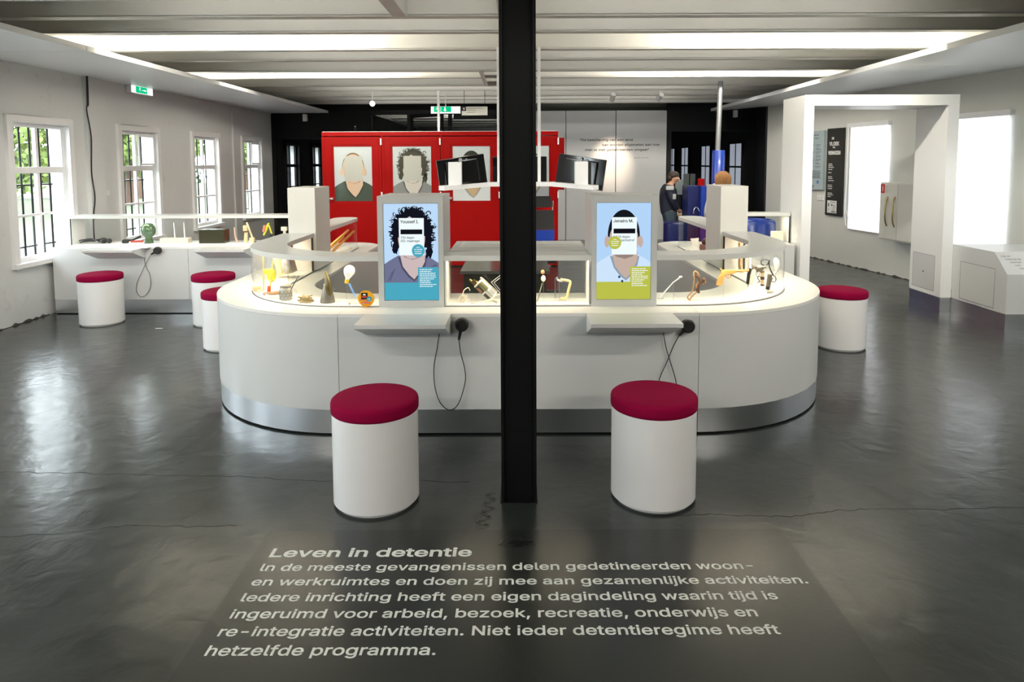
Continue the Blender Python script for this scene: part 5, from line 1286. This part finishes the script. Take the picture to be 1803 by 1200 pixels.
# right arm case end
o = G().prism([(1.70, .7345), (1.735, .7345), (1.745, .86), (1.665, .855)], 6.55, 6.56, 'y').build('white_cone', 'paper', smooth=False); tag(o, 'white folded paper wedge standing at the end of the right arm case', 'paper')
t = ex('dark_pouch', 'dark brown pouch with black rim at the end of the right arm case', 'pouch', (1.78, 6.45, ZB))
G().lathe([(0, 0), (.055, 0), (.065, .04), (.06, .075), (0, .08)], (1.79, 6.45, ZB), 18).build('body', mat('dark brown leather', (.10, .06, .05), .5), t); G().ball((1.80, 6.45, ZB + .10), .055, 14, (1, .8, .7)).build('rim', 'rub', t)
o = G().tube(smooth_path([(1.66, 6.62, .738), (1.68, 6.5, .738), (1.74, 6.42, .738), (1.72, 6.5, .738)]), .006, 6).build('rope_piece', 'paper'); tag(o, 'white cord lying at the end of the right arm case', 'cord')

# ================================================================== EXHIBITS IN THE LEFT WALL COUNTER
ZL = .7242
t = ex('black_cables', 'bundle of black cables lying at the left end of the wall counter case', 'cables', (-4.65, 7.48, ZL))
g = G()
for k in range(6):
    rn = random.Random(k); g.tube(smooth_path([(-4.82, 7.45 + .02 * k, ZL + .006 + .03 * rn.random()), (-4.70, 7.47 + .01 * k, ZL + .05 - .006 * k), (-4.60, 7.46 + .01 * k, ZL + .02 + .005 * k), (-4.52, 7.47, ZL + .02)]), .007, 6)
g.build('leads', 'rub', t); G().ball((-4.56, 7.47, ZL + .032), .030, 12, (1.5, 1, 1)).ball((-4.50, 7.47, ZL + .028), .027, 12).build('plugs', 'rub', t)
t = ex('wire_cutters', 'black and red handled cutters lying in the wall counter case', 'cutters', (-4.2, 7.47, ZL))
G().tube([(-4.33, 7.45, ZL + .03), (-4.24, 7.46, ZL + .035), (-4.15, 7.47, ZL + .075)], [.016, .010, .012], 8).tube([(-4.34, 7.45, ZL + .02), (-4.28, 7.45, ZL + .022)], .018, 8).build('jaws', 'rub', t); G().tube([(-4.25, 7.45, ZL + .02), (-4.12, 7.46, ZL + .022)], .011, 8).build('handle', mat('red grip', (.50, .05, .03), .4), t)
t = ex('bust_model', 'green and dark glass head standing in the wall counter case', 'head model', (-4.075, 7.49, ZL))
G().lathe([(0, 0), (.042, 0), (.044, .02), (.035, .05), (.042, .07), (.066, .10), (.072, .14), (.066, .18), (.045, .212), (0, .224)], (-4.075, 7.49, ZL), 28, sy=1.1).build('head', mat('green glass', (.05, .12, .04), .06, coat=1.), t, cut=80)
G().lathe([(0, 0), (.05, 0), (.05, .006), (0, .006)], (-4.075, 7.49, ZL), 24).build('foot', 'rub', t)
t = ex('white_router', 'cream box with two upright pale rods in the wall counter case', 'box', (-3.8, 7.5, ZL))
G().box(-3.93, -3.62, 7.44, 7.54, ZL, ZL + .055, bev=.005).build('box', 'bone', t, smooth=False)
for x in (-3.79, -3.68): G().tube([(x, 7.5, ZL + .055), (x - .006, 7.5, ZL + .222)], [.009, .004], 8).build('rod', 'paper', t)
t = ex('dark_box', 'dark olive rectangular box in the wall counter case', 'box', (-3.35, 7.49, ZL))
G().box(-3.487, -3.212, 7.42, 7.56, ZL, ZL + .150, bev=.002).build('box', mat('dark olive box', (.045, .042, .022), .15), t, smooth=False)
o = G().tube([(-3.10, 7.5, ZL), (-3.125, 7.5, ZL + .07), (-3.13, 7.5, ZL + .165)], [.012, .009, .007], 8).build('pink_stick', mat('pink plastic', (.75, .45, .36), .4)); tag(o, 'thin pink upright stick right of the dark box in the wall counter case', 'stick')
t = ex('wooden_figure', 'angular pale wooden construction standing in the wall counter case', 'figure', (-2.98, 7.49, ZL))
G().tube([(-3.00, 7.48, ZL), (-2.995, 7.48, ZL + .12)], [.024, .018], 10).box(-3.02, -2.975, 7.46, 7.50, ZL + .13, ZL + .19).tube([(-2.985, 7.48, ZL + .225), (-2.925, 7.48, ZL + .05)], [.010, .010], 8).box(-2.955, -2.905, 7.46, 7.50, ZL, ZL + .055).build('body', 'pale', t, smooth=False); G().tube([(-2.997, 7.48, ZL + .115), (-2.997, 7.48, ZL + .13)], .02, 10).build('band', 'dwood', t)
for i, x in enumerate((-2.90, -2.865, -2.84)): tag(G().tube([(x, 7.46, ZL + .004), (x + .02, 7.47, ZL + .020)], .006, 6).build('black_clip', 'rub'), 'tiny black clip lying in the wall counter case beside the wooden construction', 'clip', 'black clips')
t = ex('yellow_figure', 'yellow and red plastic figure on dark legs in the wall counter case', 'figure', (-2.76, 7.49, ZL))
G().tube([(-2.805, 7.49, ZL + .08), (-2.775, 7.49, ZL + .15), (-2.745, 7.49, ZL + .215)], [.010, .016, .008], 8).tube([(-2.745, 7.49, ZL + .19), (-2.715, 7.49, ZL + .09)], .009, 8).build('arms', mat('acid yellow plastic', (.68, .62, .03), .4), t); G().tube([(-2.80, 7.48, ZL + .12), (-2.785, 7.48, ZL + .19)], .016, 8).build('body', mat('salmon red plastic', (.70, .20, .12), .4), t)
G().tube([(-2.72, 7.49, ZL + .10), (-2.76, 7.49, ZL + .03), (-2.79, 7.49, ZL)], [.014, .03, .01], 8).tube([(-2.74, 7.49, ZL + .08), (-2.68, 7.49, ZL)], .014, 8).build('legs', 'rub', t)
o = G().tube([(-2.68, 7.47, ZL + .072), (-2.62, 7.47, ZL + .072)], .026, 12).build('wooden_roll', 'pale'); tag(o, 'short pale wooden roll in the wall counter case right of the yellow figure', 'roll')
o.location.z -= .045
t = ex('ivory_stamp', 'ivory stamp-like piece with a round head in the wall counter case', 'stamp', (-2.57, 7.48, ZL))
G().tube([(-2.57, 7.48, ZL), (-2.57, 7.48, ZL + .13)], [.022, .016], 10).build('stem', 'bone', t); G().box(-2.605, -2.54, 7.46, 7.50, ZL + .13, ZL + .175, bev=.01).build('head', 'bone', t)

# ================================================================== BLUE FURNITURE AND PEOPLE AT THE BACK RIGHT
t = thing('blue_column', 'round blue column sleeve with a grey pole rising to the ceiling', 'column', (2.93, 10, 0))
G().lathe([(0, 0), (.090, 0), (.090, 1.74), (.084, 1.755), (0, 1.755)], (2.93, 10, 0), 32).build('sleeve', 'blue', t)
G().tube([(2.915, 10, 1.75), (2.94, 10, 2.75)], .036, 20).build('pole', mat('grey metal pole', (.22, .23, .24), .45, .6), t)
t = thing('blue_tub', 'large round blue tub-shaped bench behind the right arm of the counter', 'bench', (3.42, 10, 0))
G().lathe([(0, 0), (.36, 0), (.39, .3), (.39, .70), (.375, .735), (.34, .745), (.30, .73), (.28, .62), (0, .60)], (3.38, 10, 0), 48).build('shell', 'blue', t, cut=60)
t = thing('blue_tub', 'dark blue round stool in front of the man in the dark jacket', 'stool', (2.28, 9.9, 0))
G().lathe([(0, 0), (.17, 0), (.18, .02), (.18, .70), (.165, .72), (0, .72)], (2.30, 9.9, 0), 36).build('shell', 'navy', t)
t = thing('blue_cabinet', 'dark blue cabinet with a bright blue edge, beside the blue column', 'cabinet', (2.6, 10.1, 0))
G().box(2.49, 2.665, 10.0, 10.35, 0, 1.24, bev=.01).build('body', 'navy', t, smooth=False); G().box(2.667, 2.775, 9.92, 10.4, 0, 1.24, bev=.015).build('edge', 'blue', t, smooth=False)
o = G().tube(smooth_path([(2.535, 9.83, .84), (2.54, 9.83, .90), (2.57, 9.85, .935), (2.61, 9.87, .91), (2.64, 9.89, .85), (2.645, 9.91, .80), (2.645, 9.995, .74)]), [.014] * 4 + [.006] * 45, 8).build('gooseneck_lamp', 'chrome'); tag(o, 'small chrome gooseneck lamp in front of the dark blue cabinet', 'lamp')
tag(G().box(2.67, 2.76, 10.1, 10.16, 1.241, 1.34).build('red_box', 'red', smooth=False), 'small red box on the dark blue cabinet', 'box')
for x0, x1, z0, z1, y, lab in ((2.49, 2.57, 1.241, 1.41, 10.25, 'dark screen panel standing on the blue cabinet, nearer the man'), (2.60, 2.67, 1.241, 1.41, 10.28, 'dark screen panel standing on the blue cabinet, nearer the blue column')):
    tag(G().box(x0, x1, y, y + .03, z0, z1).build('screen_panel', mat('dark green grey panel', (.03, .042, .04), .3), smooth=False), lab, 'panel')
t = thing('work_desk', 'black desk with a pale top where the man in the dark jacket leans', 'desk', (2.5, 10.9, 0))
G().box(2.50, 2.70, 10.97, 11.35, .72, .76).build('table_top', 'pale', t, smooth=False)
for x in (2.53, 2.67): G().box(x - .02, x + .02, 10.99, 11.3, 0, .72).build('leg', 'blk', t, smooth=False)
t = thing('info_screen', 'small grey-green monitor in front of the man in the dark jacket', 'monitor', (2.63, 11, .76))
G().box(2.55, 2.72, 11.04, 11.07, 1.06, 1.30).build('display_panel', mat('grey green screen', (.16, .19, .19), .3), t, smooth=False); G().box(2.61, 2.65, 11.07, 11.10, .76, 1.07).build('stand', 'blk', t, smooth=False)

def skin_mesh(name, chains, m, parent, sub=2):
    """continuous limbs: chains = list of [(x,y,z,r),...]; points that coincide are welded"""
    me = bpy.data.meshes.new(name); verts = []; edges = []; rad = []
    def vid(p):
        for i, q in enumerate(verts):
            if (V(q) - V(p[:3])).length < 1e-4: return i
        verts.append(tuple(p[:3])); rad.append(p[3]); return len(verts) - 1
    for ch in chains:
        ids = [vid(p) for p in ch]
        edges += [(a, b) for a, b in zip(ids, ids[1:])]
    me.from_pydata(verts, edges, [])
    o = bpy.data.objects.new(name, me); COL.objects.link(o)
    md = o.modifiers.new('skin', 'SKIN')
    for i, sv in enumerate(me.skin_vertices[0].data):
        sv.radius = (rad[i], rad[i]); sv.use_root = (i == 0)
    s = o.modifiers.new('sub', 'SUBSURF'); s.levels = s.render_levels = sub
    dg = bpy.context.evaluated_depsgraph_get(); me2 = bpy.data.meshes.new_from_object(o.evaluated_get(dg))
    bpy.data.objects.remove(o); bpy.data.meshes.remove(me)
    me2.name = name; me2.materials.clear(); me2.materials.append(M[m] if isinstance(m, str) else m)
    me2.shade_smooth()
    me2.transform(Matrix.Translation(-wloc(parent)))
    o = bpy.data.objects.new(name, me2); COL.objects.link(o); o.parent = parent
    return o
skin = mat('skin', (.52, .28, .18), .55)
jack = mat('dark navy jacket', (.005, .008, .022), .7); jean = mat('dark jeans', (.030, .055, .075), .8); hairb = mat('dark brown hair', (.025, .015, .010), .6, bump=.5, bscale=90); hairf = mat('auburn blond hair', (.32, .15, .045), .5, bump=.7, bscale=80, var=.5, vscale=30)
grey = mat('grey reflective patch', (.38, .40, .40), .6)
def hand(px_, d, up_, s=1.):
    """five finger chains from the wrist point px_, palm along d"""
    p = V(px_); d = V(d).normalized(); n = V(up_).normalized(); w = d.cross(n).normalized(); L = []
    palm = p + d * .055 * s
    L.append([(*p, .024 * s), (*(p + d * .03 * s), .027 * s), (*palm, .026 * s)])
    for k, (o_, l) in enumerate(((-.028, .062), (-.010, .072), (.010, .068), (.028, .055))):
        a = palm + w * o_ * s + d * .02 * s; b = a + (d * .7 - n * .25).normalized() * l * .5 * s; c = b + (d * .5 - n * .7).normalized() * l * .5 * s
        L.append([(*palm, .026 * s), (*a, .010 * s), (*b, .009 * s), (*c, .007 * s)])
    a = p + d * .03 * s; t1 = a - w * .035 * s + d * .012 * s; t2 = t1 + d * .035 * s - n * .015 * s
    L.append([(*a, .027 * s), (*t1, .011 * s), (*t2, .009 * s)])
    return L
def face(parent, c, fd, s, m):
    """nose, eyes, mouth and ears on a head of centre c facing fd"""
    c = V(c); f = V(fd).normalized(); r = f.cross(V((0, 0, 1))).normalized(); u = r.cross(f)
    g = G(); g.tube([c + f * .088 * s + u * .015 * s, c + f * .108 * s - u * .022 * s, c + f * .088 * s - u * .03 * s], [.008 * s, .014 * s, .008 * s], 8)
    for q in (-1, 1): g.ball(c + r * q * .073 * s - f * .01 * s, .024 * s, 10, (.5, 1, 1.2))
    g.build('nose_and_ears', m, parent)
    g = G()
    for q in (-1, 1): g.ball(c + f * .083 * s + r * q * .03 * s + u * .015 * s, .010 * s, 10)
    g.build('eyes', 'paper', parent)
    g = G(); g.tube([c + f * .086 * s - r * .022 * s - u * .05 * s, c + f * .092 * s - u * .05 * s, c + f * .086 * s + r * .022 * s - u * .05 * s], .005 * s, 6); g.build('mouth', mat('lips', (.35, .12, .10), .5), parent)

# man leaning over the desk, facing right and down
mn = thing('person', 'person in a dark navy jacket with grey patches, leaning over a desk', 'person', (2.10, 10.7, 0))
hx, hy, hz = 2.13, 10.7, .86       # pelvis
nk = (2.15, 10.70, 1.24)
body = [[(hx, hy, hz, .07), (2.10, 10.7, 1.02, .085), (2.10, 10.7, 1.15, .09), (2.125, 10.7, 1.21, .075), (*nk, .045), (2.175, 10.70, 1.29, .05), (2.20, 10.7, 1.335, .098), (2.195, 10.7, 1.395, .080)],
        [(hx, hy, hz, .07), (hx, 10.60, .80, .07), (hx + .02, 10.60, .46, .058), (hx - .02, 10.60, .10, .038), (hx - .01, 10.60, .05, .04), (hx + .12, 10.6, .035, .03)],
        [(hx, hy, hz, .07), (hx, 10.80, .80, .07), (hx + .03, 10.80, .46, .058), (hx, 10.80, .10, .038), (hx + .01, 10.8, .05, .04), (hx + .14, 10.8, .035, .03)],
        [(2.10, 10.7, 1.15, .09), (2.10, 10.54, 1.17, .06), (2.14, 10.50, .98, .042), (2.24, 10.55, .84, .030)],
        [(2.10, 10.7, 1.15, .09), (2.10, 10.86, 1.17, .06), (2.16, 10.90, .98, .042), (2.27, 10.86, .84, .030)]]
body += hand((2.24, 10.55, .84), (1, .3, -.35), (0, 0, 1)) + hand((2.27, 10.86, .84), (1, 0, -.35), (0, 0, 1))
skin_mesh('body', body, skin, mn)
skin_mesh('jacket', [[(hx, hy, .74, .15), (2.12, hy, .86, .145), (2.10, 10.7, 1.02, .15), (2.10, 10.7, 1.14, .14), (2.125, 10.7, 1.225, .085)],
    [(2.10, 10.7, 1.14, .14), (2.10, 10.53, 1.165, .075), (2.14, 10.49, .98, .058), (2.235, 10.55, .85, .042)],
    [(2.10, 10.7, 1.14, .14), (2.10, 10.87, 1.165, .075), (2.16, 10.91, .98, .058), (2.265, 10.865, .85, .042)]], jack, mn)
skin_mesh('trousers', [[(hx, hy, .84, .12), (hx, 10.60, .76, .10), (hx + .02, 10.60, .46, .072), (hx - .02, 10.60, .08, .058)], [(hx, hy, .84, .12), (hx, 10.80, .76, .10), (hx + .03, 10.80, .46, .072), (hx, 10.80, .08, .058)]], jean, mn)
for y in (10.60, 10.80): G().ball((hx + .05, y, .04), .055, 12, (2.1, .85, .72)).build('shoe', 'rub', mn)
G().ball((2.185, 10.70, 1.378), .090, 18, (1.05, 1.0, .80)).ball((2.13, 10.70, 1.345), .065, 14, (.8, 1.05, 1)).build('hair', hairb, mn)
face(mn, (2.20, 10.70, 1.335), (.94, -.15, -.30), .86, skin)
G().box(2.02, 2.14, 10.44, 10.50, 1.16, 1.225, bev=.02).build('shoulder_patch', grey, mn); G().box(2.12, 2.17, 10.425, 10.45, 1.02, 1.10, bev=.01).build('sleeve_patch', grey, mn)

mn.location.x += .25
# woman behind the right kiosk pillar, seen from behind
wm = thing('person', 'person with auburn hair and a white collar, seen from behind above the right kiosk pillar', 'person', (2.71, 9.35, 0))
X0, Y0 = 2.80, 9.35
body = [[(X0, Y0, .78, .07), (X0, Y0, .95, .07), (X0, Y0, 1.10, .08), (X0, Y0, 1.18, .06), (X0, Y0, 1.25, .042), (X0, Y0 + .015, 1.33, .078), (X0, Y0 + .01, 1.39, .066)],
        [(X0, Y0, .78, .07), (X0 - .09, Y0, .70, .08), (X0 - .09, Y0, .40, .052), (X0 - .09, Y0 + .02, .08, .035), (X0 - .09, Y0 + .13, .035, .028)],
        [(X0, Y0, .78, .07), (X0 + .09, Y0, .70, .08), (X0 + .09, Y0, .40, .052), (X0 + .09, Y0 + .02, .08, .035), (X0 + .09, Y0 + .13, .035, .028)],
        [(X0, Y0, 1.10, .08), (X0 - .15, Y0, 1.12, .05), (X0 - .19, Y0 + .03, .92, .036), (X0 - .15, Y0 + .2, .80, .026)],
        [(X0, Y0, 1.10, .08), (X0 + .15, Y0, 1.12, .05), (X0 + .19, Y0 + .03, .92, .036), (X0 + .15, Y0 + .2, .80, .026)]]
body += hand((X0 - .15, Y0 + .2, .80), (.2, 1, -.2), (0, 0, 1), .9) + hand((X0 + .15, Y0 + .2, .80), (-.2, 1, -.2), (0, 0, 1), .9)
skin_mesh('body', body, skin, wm)
skin_mesh('blouse', [[(X0, Y0, .76, .12), (X0, Y0, .95, .105), (X0, Y0, 1.10, .125), (X0, Y0, 1.19, .07)], [(X0, Y0, 1.10, .125), (X0 - .15, Y0, 1.12, .065), (X0 - .19, Y0 + .03, .92, .05), (X0 - .155, Y0 + .19, .81, .036)], [(X0, Y0, 1.10, .125), (X0 + .15, Y0, 1.12, .065), (X0 + .19, Y0 + .03, .92, .05), (X0 + .155, Y0 + .19, .81, .036)]], mat('white blouse', (.72, .72, .66), .7), wm)
skin_mesh('trousers', [[(X0, Y0, .78, .115), (X0 - .09, Y0, .70, .09), (X0 - .09, Y0, .40, .064), (X0 - .09, Y0 + .02, .08, .05)], [(X0, Y0, .78, .115), (X0 + .09, Y0, .70, .09), (X0 + .09, Y0, .40, .064), (X0 + .09, Y0 + .02, .08, .05)]], jean, wm)
for q in (-1, 1): G().ball((X0 + q * .09, Y0 + .06, .035), .05, 12, (.85, 2.0, .70)).build('shoe', 'rub', wm)
g = G(); g.ball((X0 - .005, Y0 - .01, 1.375), .092, 20, (1.02, 1., .92))
for k in range(16):
    a = pi * (k / 15) - pi; x_, y_ = X0 + .085 * cos(a), Y0 - .012 + .080 * sin(a)
    g.tube(smooth_path([(X0 + .03 * cos(a), Y0 - .02, 1.452), (x_, y_, 1.40), (x_ * 1. + .008 * cos(a), y_ - .012, 1.32), (x_ - .01 * cos(a), y_ - .004, 1.235 + .02 * sin(k * 2.1))], 4), [.014] * 4 + [.020] * 4 + [.018] * 4 + [.008], 6)
g.build('hair', hairf, wm)
face(wm, (X0, Y0 + .015, 1.335), (0, 1, 0), .95, skin)
g = G()
g.tube(smooth_path([(X0 - .10, Y0 + .05, 1.27), (X0 - .09, Y0 - .06, 1.255), (X0, Y0 - .095, 1.24), (X0 + .09, Y0 - .06, 1.255), (X0 + .10, Y0 + .05, 1.27)]), .026, 8); g.build('collar', 'white', wm)
